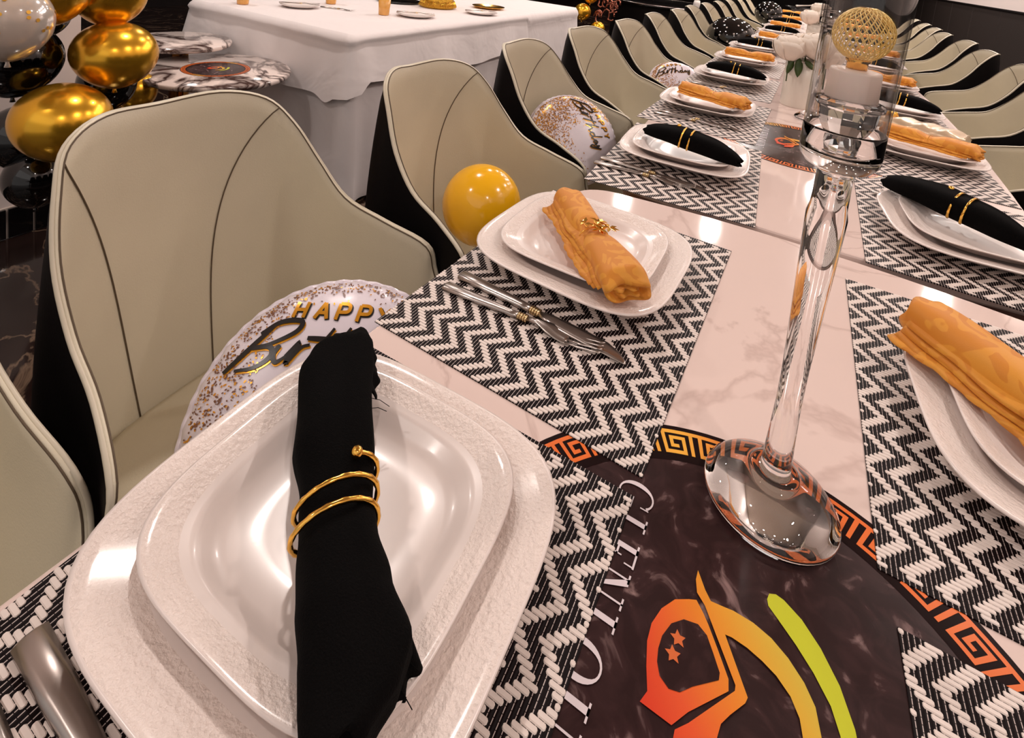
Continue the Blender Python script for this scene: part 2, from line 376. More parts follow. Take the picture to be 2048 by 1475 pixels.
def logo_print(parent, cx, cy, z, s=1.0, full=True, R=.197):
    """dark printed disc with key-pattern ring, emblem and lettering: thin ink layers"""
    n = 96
    def disc(name, r, dz, mat, r0=0):
        if r0:
            V = [(cx+rr*math.cos(2*PI*k/n), cy+rr*math.sin(2*PI*k/n), z+dz) for rr in (r0, r) for k in range(n)]
            Fc = [(k, n+k, n+(k+1) % n, (k+1) % n) for k in range(n)]
            Fc = [f for f in Fc]
        else:
            V = [(cx+r*math.cos(2*PI*k/n), cy+r*math.sin(2*PI*k/n), z+dz) for k in range(n)]; Fc = [tuple(range(n))]
        return mesh_obj(name, V, Fc, mat, parent, False)
    disc('printed_disc', R*s, .0003, M['disc'])
    disc('printed_band', R*s, .0005, M['disc_dark'], .161*s)
    # Greek key
    units = 36; V = []; Fc = []; C = []
    r_out, r_in = .1925*s, .1680*s
    dA = 2*PI/units
    def cellq(a0, a1, u0, u1, un):
        k = 3
        for i in range(k):
            aa = a0+(a1-a0)*i/k; ab = a0+(a1-a0)*(i+1)/k
            nV = len(V)
            for a, uu in ((aa, u0), (ab, u0), (ab, u1), (aa, u1)):
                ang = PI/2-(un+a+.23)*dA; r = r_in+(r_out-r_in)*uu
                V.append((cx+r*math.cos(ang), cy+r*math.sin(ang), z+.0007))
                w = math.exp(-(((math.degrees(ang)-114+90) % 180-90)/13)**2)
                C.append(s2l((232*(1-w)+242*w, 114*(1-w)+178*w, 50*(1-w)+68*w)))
            Fc.append((nV+3, nV+2, nV+1, nV))
    for un in range(units):
        w = .10; h = .15
        cellq(0, 1.0, 1-h, 1, un)           # top bar
        cellq(0.02, .02+w, 0, 1-h, un)      # left stem
        cellq(.02+w, .66, 0, h, un)         # bottom bar
        cellq(.66-w, .66, h, .74, un)       # right side
        cellq(.22, .66-w, .60, .74, un)     # inner top
        cellq(.22, .22+w, .26, .60, un)     # inner left
        cellq(.22+w, .46, .26, .40, un)     # inner bottom
        cellq(.77, .77+w, 0, 1-h, un)       # free stem
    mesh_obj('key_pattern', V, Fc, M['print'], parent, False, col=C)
    # emblem
    for nm, key, dz in (('emblem', 'ring', .0009), ('emblem_hollow', 'hole', .0011), ('emblem_cup', 'body', .0013), ('emblem_arc', 'swoosh', .0009)):
        V, Fc = poly_sheet([[(cx+a*.001*s, cy+bb*.001*s) for a, bb in EM[key]]], z+dz)
        if key == 'hole': mesh_obj(nm, V, Fc, M['disc'], parent, False); continue
        if key == 'swoosh': C = [s2l((200, 204, 52)) for v in V]
        else: C = [emcol((v[0]-cx)/s*1000, (v[1]-cy)/s*1000) for v in V]
        mesh_obj(nm, V, Fc, M['print'], parent, False, col=C)
    V, Fc = poly_sheet([[(cx+a*.001*s, cy+bb*.001*s) for a, bb in flower(px_, py_, 5)] for px_, py_ in ((-39.5, 16), (-40.5, 6))], z+.0014)
    mesh_obj('emblem_flowers', V, Fc, M['print'], parent, False, col=[s2l((214, 110, 62))]*len(V))
    if full:
        P, ln = lettering('GLENLOUN', .0275)
        # reads towards the viewer: letter tops face the centre
        k = .205/ln
        P2 = [[(cx-.1025+bb, cy+.106-a*k) for a, bb in poly] for poly in P]
        V, Fc = poly_sheet(P2, z+.0010)
        mesh_obj('lettering', V, Fc, M['white_ink'], parent, False)

# ------------------------------------------------------------------ dining tables
def table_outline(L, w_end, bulge, bow, n=40, x0=0.0):
    pts = []
    R = .07
    def hw(t): return w_end+bulge*(1-t*t)
    side = []
    for k in range(n+1):
        t = -1+2*k/n; side.append((hw(t), t*L/2))
    # round the corners
    def corner(sx, sy):
        c = []
        for k in range(9):
            a = PI/2*k/8; c.append((sx*(w_end-R+R*math.cos(a)), sy*(L/2-R+R*math.sin(a)))); 
        return c
    right = [(x, y) for x, y in side if abs(y) < L/2-R]
    pts += right
    pts += corner(1, 1)
    for k in range(1, 12):
        t = 1-2*k/12; x = t*(w_end-R); pts.append((x, L/2+bow*(1-t*t)))
    pts += corner(-1, 1)[::-1]
    pts += [(-x, y) for x, y in right[::-1]]
    pts += corner(-1, -1)
    for k in range(1, 12):
        t = -1+2*k/12; x = t*(w_end-R); pts.append((x, -L/2-bow*(1-t*t)))
    pts += corner(1, -1)[::-1]
    return [(x+x0, y) for x, y in pts]
def slab(name, outline, z0, z1, mat, parent, ch=.004):
    n = len(outline); cxx = sum(p[0] for p in outline)/n; cyy = sum(p[1] for p in outline)/n
    V = []
    for z, d in ((z0, ch), (z0+ch, 0), (z1-ch, 0), (z1-ch*.3, ch*.3), (z1, ch)):
        for x, y in outline:
            r = math.hypot(x-cxx, y-cyy); V.append((x-(x-cxx)/r*d, y-(y-cyy)/r*d, z))
    Fc = [(i*n+k, i*n+(k+1) % n, (i+1)*n+(k+1) % n, (i+1)*n+k) for i in range(4) for k in range(n)]
    Fc.append(tuple(4*n+k for k in range(n))); Fc.append(tuple(n-1-k for k in range(n)))
    return mesh_obj(name, V, Fc, mat, parent, False)
def dining_table(yc, L, w_end, bulge, x0, discs, label):
    t = empty('dining_table', (x0, yc, 0), 0, label, 'table', 'long row of white marble dining tables')
    o = table_outline(L, w_end, bulge, .022)
    slab('tabletop', o, .728, .75, M['marble'], t)
    o2 = [(x*.955, y*.985) for x, y in o]
    slab('tabletop_frame', o2, .70, .7278, M['tabletop_edge'], t)
    for s in (-1, 1):
        b = MB(); b.lathe([(.001, .0), (.20, .0), (.20, .015), (.17, .03), (.05, .05), (.045, .4), (.05, .66), (.13, .70), (.001, .70)], 32, 0, s*L*.28)
        b.build('pedestal', M['black_metal'], t)
    for cy in discs: logo_print(t, -x0+.0, cy-yc, .75)
    return t
dining_table(-.555, 2.40, .345, .055, 0.0, [0.0], 'nearest white marble dining table, under the candle holder')
dining_table(1.905, 2.40, .35, .060, .025, [1.25], 'second white marble dining table, with the rose vase')
dining_table(4.05, 1.80, .34, .06, .05, [3.9], 'third white marble dining table along the row')
dining_table(6.00, 1.98, .34, .06, .09, [], 'farthest white marble dining table of the row')

# ------------------------------------------------------------------ placemat
def make_mat():
    t = empty('placemat', (0, 0, 0))
    W, D = .30, .45
    b = MB(); b.box(-W/2, W/2, -D/2, D/2, 0, .0012); b.build('mat_base', M['mat_base'], t, smooth=False)
    V = []; Fc = []
    P = .0212; rp = .00385; c = P/6; ln = P/2-.0004
    rows = int(D/rp)
    def rod(x0, x1, y):
        h = .00178; e = .0008; n = len(V); z0 = .0012; z1 = .0018
        pr = [(x0, y-h*.5), (x0+e, y-h), (x1-e, y-h), (x1, y-h*.5), (x1, y+h*.5), (x1-e, y+h), (x0+e, y+h), (x0, y+h*.5)]
        V.extend((x, yy, z0) for x, yy in pr)
        mx = (x0+x1)/2
        V.extend((mx+(x-mx)*.94, y+(yy-y)*.68, z1) for x, yy in pr)
        for k in range(8): Fc.append((n+k, n+(k+1) % 8, n+8+(k+1) % 8, n+8+k))
        Fc.append(tuple(n+8+k for k in range(8)))
    for j in range(rows):
        y = -D/2+rp*(j+.5); tt = j % 12; tri = tt if tt < 6 else 12-tt
        k = -2
        while True:
            x0 = -W/2+k*P+tri*c; x1 = x0+ln
            k += 1
            if x0 > W/2-.002: break
            x0c, x1c = max(x0, -W/2), min(x1, W/2)
            if x1c-x0c < .003: continue
            rod(x0c, x1c, y)
    w = mesh_obj('weave', V, Fc, M['rod'], t, False); w['kind'] = 'stuff'
    return t
# ------------------------------------------------------------------ plates
def se(th, h, n):
    c, s = abs(math.cos(th)), abs(math.sin(th)); return h/((c**n+s**n)**(1/n))
def make_plate(name, half, hgt, well):
    t = empty(name, (0, 0, 0)); N = 96
    # (scale, z, exponent)
    prof = [(.0, .0, 2), (.55*well, .0, 2.4), (well*.80, .0005, 2.8), (well*.90, .004, 3.0), (well*.97, hgt*.52, 3.1), (well*1.02, hgt*.62, 3.2), (well*1.07, hgt*.64, 3.3),
            (.93, hgt*.90, 3.6), (.985, hgt*.985, 3.7), (1.0, hgt*.97, 3.8), (1.0, hgt*.90, 3.8), (.975, hgt*.82, 3.7), (well*1.05, hgt*.45, 3.2), (well*.92, -.0005, 2.9), (well*.82, -.004, 2.8), (.0, -.004, 2)]
    V = []; Fc = []; fm = []
    base = .006
    for s_, z, n in prof:
        for k in range(N):
            th = 2*PI*k/N; r = se(th, half*s_, n); V.append((r*math.cos(th), r*math.sin(th), z+base))
    for i in range(len(prof)-1):
        for k in range(N):
            Fc.append((i*N+k, i*N+(k+1) % N, (i+1)*N+(k+1) % N, (i+1)*N+k)); fm.append(1 if 6 <= i <= 7 else 0)
    rim = mesh_obj('dish', V, Fc, None, t, True, mats=[M['plate'], M['plate_rim']], fm=fm)
    b = MB(); b.lathe([(half*well*.62, .0026), (half*well*.62, .0), (half*well*.66, .0), (half*well*.66, .0026)], 48)
    b.build('foot_ring', M['plate'], t)
    return t
# ------------------------------------------------------------------ napkins
def nap_mesh(L, prof, seed, wr=.0015, layers=1.6):
    """rolled cloth: rings along x; prof(t) -> (half width, half height)"""
    rnd = random.Random(seed); ph = [rnd.uniform(0, 6.28) for _ in range(8)]
    N = 64; Mr = 40; V = []; Fc = []
    for i in range(N+1):
        t = i/N; w, h, off = prof(t); x = (t-.5)*L
        for k in range(Mr):
            th = 2*PI*k/Mr
            e = 2.6
            c, s = math.cos(th), math.sin(th); r = 1/((abs(c)**e+abs(s)**e)**(1/e))
            wob = 1+.035*math.sin(3*th+ph[0]+5*t)+.02*math.sin(9*t*2+ph[1]+2*th)+.018*math.sin(17*t+ph[2]-3*th)
            # lip of the last turn of cloth
            lip = .10 if .35 < th < 1.1 else 0.0
            y = w*r*c*wob*(1+lip*.4); z = h+h*r*s*wob*(1+lip)
            xe = x + (wr*2*math.sin(4*th+ph[3]) if i in (0, N) else 0)
            V.append((xe, y+off, max(0.0, z)))
    for i in range(N):
        for k in range(Mr): Fc.append((i*Mr+k, (i+1)*Mr+k, (i+1)*Mr+(k+1) % Mr, i*Mr+(k+1) % Mr))
    # spiral ends: inset rings going inwards
    for side in (0, 1):
        base = 0 if side == 0 else N*Mr; sg = 1 if side == 0 else -1
        prev = base; cx_ = V[base][0]
        for sc, dx in ((.82, .0), (.74, .004), (.55, .004), (.48, .0), (.3, .0), (.22, .006)):
            n0 = len(V); w, h, off = prof(side)
            for k in range(Mr):
                v = V[base+k]; V.append((v[0]+sg*dx, off+(v[1]-off)*sc, h+(v[2]-h)*sc))
            for k in range(Mr):
                f = (prev+k, prev+(k+1) % Mr, n0+(k+1) % Mr, n0+k); Fc.append(f if side == 0 else f[::-1])
            prev = n0
        f = tuple(prev+k for k in range(Mr)); Fc.append(f if side == 0 else f[::-1])
    return V, Fc
def wavy_strip(L, x0, y0, z0, wid, seed, amp=.003, drop=.012, n=40, scal=.0):
    rnd = random.Random(seed); a = rnd.uniform(0, 6); V = []; Fc = []
    for i in range(n+1):
        t = i/n; x = x0+(t-.5)*L
        wv = amp*math.sin(t*9+a)+amp*.5*math.sin(t*23+a*2)
        sc = scal*abs(math.sin(t*L/.02*PI))
        for j in range(5):
            s = j/4; V.append((x, y0+wid*s+wv*s+(sc*s), z0-drop*s*s+.5*wv*math.sin(3*s)))
    for i in range(n):
        for j in range(4): Fc.append((i*5+j, (i+1)*5+j, (i+1)*5+j+1, i*5+j+1))
    return V, Fc
def make_black(L=.215, kind='cigar', seed=1):
    t = empty('napkin', (0, 0, 0))
    if kind == 'cigar':
        def prof(u):
            e = max(0, math.sin(PI*min(1, max(0, u*.94+.04))))**.42
            return (.0265*e+.002, .0175*e+.002, 0)
    elif kind == 'flare':
        TB = [(-.145, -.016, .018), (-.125, -.032, .020), (-.105, -.038, .020), (-.04, -.036, .020), (0, -.027, .020), (.03, -.024, .024), (.06, -.021, .031), (.088, -.017, .041), (.105, -.015, .033), (.122, -.012, .014)]
        def prof(u):
            x = -.145+.267*u
            for (x0, l0, r0), (x1, l1, r1) in zip(TB, TB[1:]):
                if x <= x1+1e-9:
                    f = max(0, min(1, (x-x0)/(x1-x0))); f = f*f*(3-2*f) if x0 < .08 else f
                    l, r = l0+(l1-l0)*f, r0+(r1-r0)*f; break
            h = .0165-.0025*math.exp(-((u-.56)/.1)**2)
            if u > .8: h *= 1-.25*(u-.8)/.2
            if u < .05: h *= .8+.2*u/.05
            return ((r-l)/2, h, (r+l)/2)
    else:
        def prof(u): return (.024+.003*math.sin(u*5), .015+.002*math.sin(u*4), 0)
    V, Fc = nap_mesh(L, prof, seed); mesh_obj('rolled_cloth', V, Fc, M['black_cloth'], t)
    if kind == 'flare':
        mb = MB()
        n = 60; V = []; Fc = []
        for i in range(n+1):      # frilled open edge running across the near end
            u = i/n; x = .094+.040*u; y = .0385-.030*u-.012*u*u
            for j in range(4):
                V.append((x+(.0020*j)+.0010*math.sin(u*34)*j*.5, y+.0022*j*(1-u)+.0010*math.sin(u*26+1)*j*.5, .018-.0055*j+.0015*math.sin(u*19)))
        for i in range(n):
            for j in range(3): Fc.append((i*4+j, i*4+j+1, (i+1)*4+j+1, (i+1)*4+j))
        mb.add(V, Fc)
        o = mb.build('frayed_hem', M['black_cloth'], t); solid(o, .0012, 0)
        mb = MB(); V, Fc = wavy_strip(.05, -.098, .017, .018, .007, 9, .0015, .010, scal=.0015); mb.add(V, Fc)
        o = mb.build('folded_hem', M['black_cloth'], t); solid(o, .0012, 0)
        mb = MB()
        for (x, y, z, dx, dy) in ((-.062, .018, .020, .004, .016), (-.056, .018, .016, -.002, .014), (.098, .030, .012, .006, .014), (.104, .028, .008, .012, .012)):
            mb.tube([(x, y, z), (x+dx*.5, y+dy*.5, z-.001), (x+dx, y+dy, z-.006)], .00026, 5)
        mb.build('loose_threads', M['black_cloth'], t)['kind'] = 'stuff'
    return t
def make_yellow(L=.215, seed=3, big=1.0):
    t = empty('napkin', (0, 0, 0))
    def prof(u):
        w = .0225-.004*math.exp(-((u-.5)/.1)**2)+.006*max(0, (u-.55)/.45)
        h = .0160-.0035*math.exp(-((u-.5)/.1)**2)+.001*max(0, (u-.6)/.4)
        if u > .93: h *= 1-.35*(u-.93)/.07
        return (w*big, h*big, 0)
    V, Fc = nap_mesh(L, prof, seed, layers=2); mesh_obj('rolled_cloth', V, Fc, M['yellow_cloth'], t)
    mb = MB()
    for k, (z, w0, dd) in enumerate(((.019, .010, .006), (.014, .013, .007), (.0095, .016, .006), (.006, .020, .003))):
        V, Fc = wavy_strip(L*(.94-.03*k), -.004*k, -.013, z, -w0-.004, seed+k, .0022, dd, scal=-.0025 if k == 3 else 0); mb.add(V, Fc)
    o = mb.build('folded_edges', M['yellow_cloth'], t); o['kind'] = 'stuff'; solid(o, .0016, 0)
    return t
def nap_ring_coil():
    t = empty('napkin_ring', (0, 0, 0)); mb = MB(); pts = []
    turns = 2.45; a0 = math.radians(65)
    for i in range(120):
        u = i/119; a = a0-u*turns*2*PI; x = (u-.5)*.040
        pts.append((x-.009*math.cos(a), .0262*math.cos(a), .0165+.0195*math.sin(a)))
    pts = [(x, y, max(.0035, z)) for x, y, z in pts]
    rr = [.0018+.00022*math.sin(i*2.2) for i in range(120)]
    mb.tube(pts, rr, 8); wc = mb.build('wire_coil', M['gold'], t)
    for e in (pts[0], pts[-1]):
        mb = MB(); mb.ball(e, .0042, 12); mb.build('ball_end', M['gold'], wc)
    return t
def nap_ring_leaf(leafy=True):
    t = empty('napkin_ring', (0, 0, 0)); mb = MB()
    pts = [(0.0, .0215*math.cos(a), max(.002, .0140+.0165*math.sin(a))) for a in [2*PI*k/40 for k in range(40)]]
    mb.tube(pts, .0007, 6, close=True); mb.build('wire_loop', M['gold'], t)
    if leafy:
        mb = MB(); rnd = random.Random(4)
        for cx_, cy_ in ((-.006, -.012), (.0, .002), (.006, .018), (-.009, .010), (.010, .002)):
            for k in range(7):
                a = 2*PI*k/7+rnd.random(); r = rnd.uniform(.009, .0145); w = .0026; dz = rnd.uniform(-.002, .003)
                z = .0335
                mb.add([(cx_, cy_, z), (cx_+r*.5*math.cos(a)-w*math.sin(a), cy_+r*.5*math.sin(a)+w*math.cos(a), z+dz*.6+.0006),
                        (cx_+r*math.cos(a), cy_+r*math.sin(a), z+dz), (cx_+r*.5*math.cos(a)+w*math.sin(a), cy_+r*.5*math.sin(a)-w*math.cos(a), z+dz*.6+.0006)], [(0, 1, 2, 3)])
        o = mb.build('leaf_cluster', M['gold'], t, smooth=False); solid(o, .0005, 0)
    return t
# ------------------------------------------------------------------ cutlery (handle at -x, business end +x)
def loft(sections):
    V = []; Fc = []; n = 8
    for x, w, z0, z1, y in sections:
        for k in range(n):
            a = 2*PI*k/n+PI/8; c, s = math.cos(a), math.sin(a)
            V.append((x, y+w*max(-1, min(1, c*1.25)), (z0+z1)/2+(z1-z0)/2*max(-1, min(1, s*1.2))))
    for i in range(len(sections)-1):
        for k in range(n): Fc.append((i*n+k, (i+1)*n+k, (i+1)*n+(k+1) % n, i*n+(k+1) % n))
    Fc.append(tuple(range(n))); Fc.append(tuple((len(sections)-1)*n+n-1-k for k in range(n)))
    return V, Fc
def make_knife():
    t = empty('knife', (0, 0, 0))
    V, Fc = loft([(-.112, .006, .0005, .004, 0), (-.110, .0088, .0, .0055, 0), (-.07, .0082, 0, .006, 0), (-.02, .0058, 0, .007, 0), (-.008, .005, 0, .007, 0)]); hd = mesh_obj('handle', V, Fc, M['silver'], t)
    mb = MB()
    for k in range(4):
        V, Fc = loft([(-.008+k*.0032, .0056, 0, .0076, 0), (-.0058+k*.0032, .0056, 0, .0076, 0)]); mb.add(V, Fc)
    mb.build('collar', M['brass_soft'], hd)
    V, Fc = loft([(.004, .0048, .0015, .005, 0), (.02, .0088, .0022, .0042, 0), (.06, .0102, .0024, .0040, .0), (.085, .0098, .0024, .0038, -.0004), (.100, .0070, .0024, .0036, -.003), (.109, .0032, .0025, .0034, -.0065), (.112, .0008, .0026, .0032, -.008)])
    mesh_obj('blade', V, Fc, M['silver'], t); return t
def make_fork():
    t = empty('fork', (0, 0, 0))
    V, Fc = loft([(-.102, .006, .0005, .004, 0), (-.100, .0082, .0, .0050, 0), (-.06, .0075, 0, .0055, 0), (-.012, .005, 0, .0062, 0), (.0, .0042, 0, .0065, 0)]); hd = mesh_obj('handle', V, Fc, M['silver'], t)
    mb = MB()
    for k in range(4):
        V, Fc = loft([(-.002+k*.003, .0050, 0, .0072, 0), (.0003+k*.003, .0050, 0, .0072, 0)]); mb.add(V, Fc)
    mb.build('collar', M['brass_soft'], hd)
    V, Fc = loft([(.008, .0035, .002, .006, 0), (.022, .0040, .0035, .0075, 0), (.034, .0088, .003, .0055, 0), (.046, .0115, .0018, .0036, 0), (.056, .0118, .0012, .0030, 0), (.060, .0115, .0015, .003, 0)]); fh = mesh_obj('fork_head', V, Fc, M['silver'], t)
    for k in range(4):
        y = -.0092+k*.0061
        V, Fc = loft([(.058, .0021, .0016, .0030, y), (.075, .0017, .0024, .0036, y*.98), (.092, .0014, .0052, .0062, y*.95), (.098, .0008, .0072, .0078, y*.94)]); mesh_obj('tine', V, Fc, M['silver'], fh)
    return t
mat0 = make_mat(); big0 = make_plate('dinner_plate', .131, .022, .70); small0 = make_plate('salad_plate', .104, .018, .78)
blackA = make_black(.267, 'flare', 2); blackB = make_black(.215, 'cigar', 5); yellowA = make_yellow(.225, 3); yellowB = make_yellow(.205, 8)
ringC = nap_ring_coil(); ringL = nap_ring_leaf(); ringS = nap_ring_leaf(False)
knife0 = make_knife(); fork0 = make_fork()
used = set()
def place(proto, loc, rz, label, cat, group, rx=0, ry=0, sc=None):
    if proto.name in used: o = copy_tree(proto)
    else: o = proto; used.add(proto.name)
    o.location = loc; o.rotation_euler = (rx, ry, rz)
    if sc: o.scale = (sc, sc, sc)
    tag(o, label, cat, group); return o
R = math.radians
YS = [-.125, .348, .900, 1.385, 1.915, 2.42, 2.92, 3.46, 4.00, 4.47, 4.90, 5.36, 5.80, 6.25]
TZ = .75
def setting(side, k, y, colr):
    sgn = -1 if side == 'left' else 1
    lab = f"{ORD[k]} {side} place from the camera"
    x = -.228 if side == 'left' else .236
    if y > 3: x += .06
    if y > 1: x += (-.012 if side == 'left' else .02)
    rzm = {('left', 0): .006, ('left', 1): -.03, ('left', 2): .055, ('right', 0): .022, ('right', 1): .004, ('right', 2): -.014}.get((side, k), random.uniform(-.02, .02))
    mx = {('left', 0): -.239, ('left', 1): -.232, ('left', 2): -.214, ('right', 0): .240, ('right', 1): .226, ('right', 2): .258}.get((side, k), x)
    my = {('left', 0): -.134, ('left', 1): .341, ('left', 2): .890, ('right', 0): -.115, ('right', 1): .369, ('right', 2): .894}.get((side, k), y)
    rot = 0 if side == 'left' else PI
    place(mat0, (mx, my, TZ), rzm+rot, f'black and white zigzag woven placemat, {lab}', 'placemat', 'zigzag woven placemats')
    if side == 'right' and k == 0: return
    px_, py_, pr = {('left', 0): (-.252, -.066, .03), ('left', 1): (-.247, .388, -.05), ('left', 2): (-.218, .912, .06),
                    ('right', 1): (.250, .345, .06), ('right', 2): (.268, .86, .1)}.get((side, k), (x+sgn*.012, y+.03, random.uniform(-.05, .08)))
    z = TZ+.0022
    place(big0, (px_, py_, z), pr+rot, f'large square white dinner plate with hammered rim, {lab}', 'plate', 'large square dinner plates')
    z2 = z+.0100
    place(small0, (px_+sgn*.004, py_+.006, z2), pr*.5+rot+.02, f'smaller square white plate stacked on the dinner plate, {lab}', 'plate', 'smaller stacked plates')
    zn = z2+.022
    nm = 'black' if colr == 'b' else 'saffron yellow'
    if side == 'left' and k == 0:
        pose = (-.256, -.062, R(-47)); pr_, rg, rt_ = blackA, ringC, (-.243, -.080)
    elif side == 'left' and k == 1:
        pose = (-.232, .368, R(-49)); pr_, rg, rt_ = yellowA, ringL, (-.232, .368)
    elif side == 'left' and k == 2:
        pose = (-.205, .893, R(-17)); pr_, rg, rt_ = blackB, ringC, (-.215, .896)
    elif side == 'right' and k == 1:
        pose = (.232, .335, R(-49)); pr_, rg, rt_ = yellowA, None, None
    elif side == 'right' and k == 2:
        pose = (.243, .895, R(-42)); pr_, rg, rt_ = blackB, ringC, (.252, .887)
    else:
        a = R(random.uniform(-14, -2)) if k > 3 else R(-20)
        if side == 'right': a = R(-22)
        pose = (px_+.015, py_-.01, a); pr_ = blackB if colr == 'b' else yellowB; rg = ringC if colr == 'b' else ringS; rt_ = pose[:2]
    sc = None
    if side == 'right' and k == 1: sc = 1.3
    if side == 'right' and k == 2: sc = 1.12
    place(pr_, (pose[0], pose[1], zn), pose[2], f'rolled {nm} cloth napkin on the plates, {lab}', 'napkin', f'{nm} napkins', sc=sc)
    if rg is not None:
        kind = 'coiled gold wire' if colr == 'b' else ('gold leaf cluster' if rg is ringL else 'thin gold wire')
        place(rg, (rt_[0], rt_[1], zn-.0008), pose[2], f'{kind} ring around the {nm} napkin, {lab}', 'napkin ring', f'{kind} napkin rings', sc=(1.26 if side == 'right' and k == 2 else (1.14 if colr == 'b' and k else None)))
    # cutlery on the diner's right
    if side == 'left' and k == 0:
        place(knife0, (-.248, -.204, TZ+.0022), R(-3), f'steel dinner knife beside the plate, {lab}', 'knife', 'dinner knives')
        place(fork0, (-.255, -.232, TZ+.0022), R(-4), f'steel dinner fork beside the knife, {lab}', 'fork', 'dinner forks')
    elif side == 'left':
        dy = {1: (.240, .222), 2: (.772, .752)}.get(k, (y-.125, y-.145))
        place(knife0, (-.249, dy[0], TZ+.0022), R(-4), f'steel dinner knife beside the plate, {lab}', 'knife', 'dinner knives')
        place(fork0, (-.262, dy[1], TZ+.0022), R(3), f'steel dinner fork beside the knife, {lab}', 'fork', 'dinner forks')
    else:
        place(knife0, (x+.01, py_+.150, TZ+.0022), R(178), f'steel dinner knife beyond the plate, {lab}', 'knife', 'dinner knives')
        place(fork0, (x+.015, py_+.172, TZ+.0022), R(182), f'steel dinner fork beyond the knife, {lab}', 'fork', 'dinner forks')
cols_l = 'bybybybybybyby'; cols_r = 'bybybybybybyby'
cols_l = ['b', 'y', 'b', 'y', 'b', 'y', 'b', 'y', 'b', 'y', 'b', 'y', 'b', 'y']
for k, y in enumerate(YS): setting('left', k, y, cols_l[k])
cols_r = ['b', 'y', 'b', 'y', 'b', 'y', 'b', 'y', 'b', 'y', 'b', 'y', 'b', 'y']
for k, y in enumerate(YS): setting('right', k, y, cols_r[k])

# ------------------------------------------------------------------ chairs
K = [(0.242, 0.128, 0.58), (0.252, 0.094, 0.63), (0.242, 0.079, 0.676), (0.219, 0.008, 0.704), (0.204, -0.065, 0.729), (0.193, -0.119, 0.783), (0.173, -0.161, 0.843), (0.145, -0.199, 0.883), (0.085, -0.235, 0.898), (0.0, -0.258, 0.891)]
def catmull(P, n):
    P = [Vector(p) for p in P]; Q = [2*P[0]-P[1]]+P+[2*P[-1]-P[-2]]; o = []
    for i in range(1, len(Q)-2):
        for k in range(n):
            t = k/n; a, b_, c, d = Q[i-1:i+3]
            o.append(.5*((2*b_)+(-a+c)*t+(2*a-5*b_+4*c-d)*t*t+(-a+3*b_-3*c+d)*t**3))
    o.append(P[-1]); return o
full = [(d, -w, z) for w, d, z in K]+[(d, w, z) for w, d, z in K[-2::-1]]
rim = catmull(full, 5)
NS = len(rim)
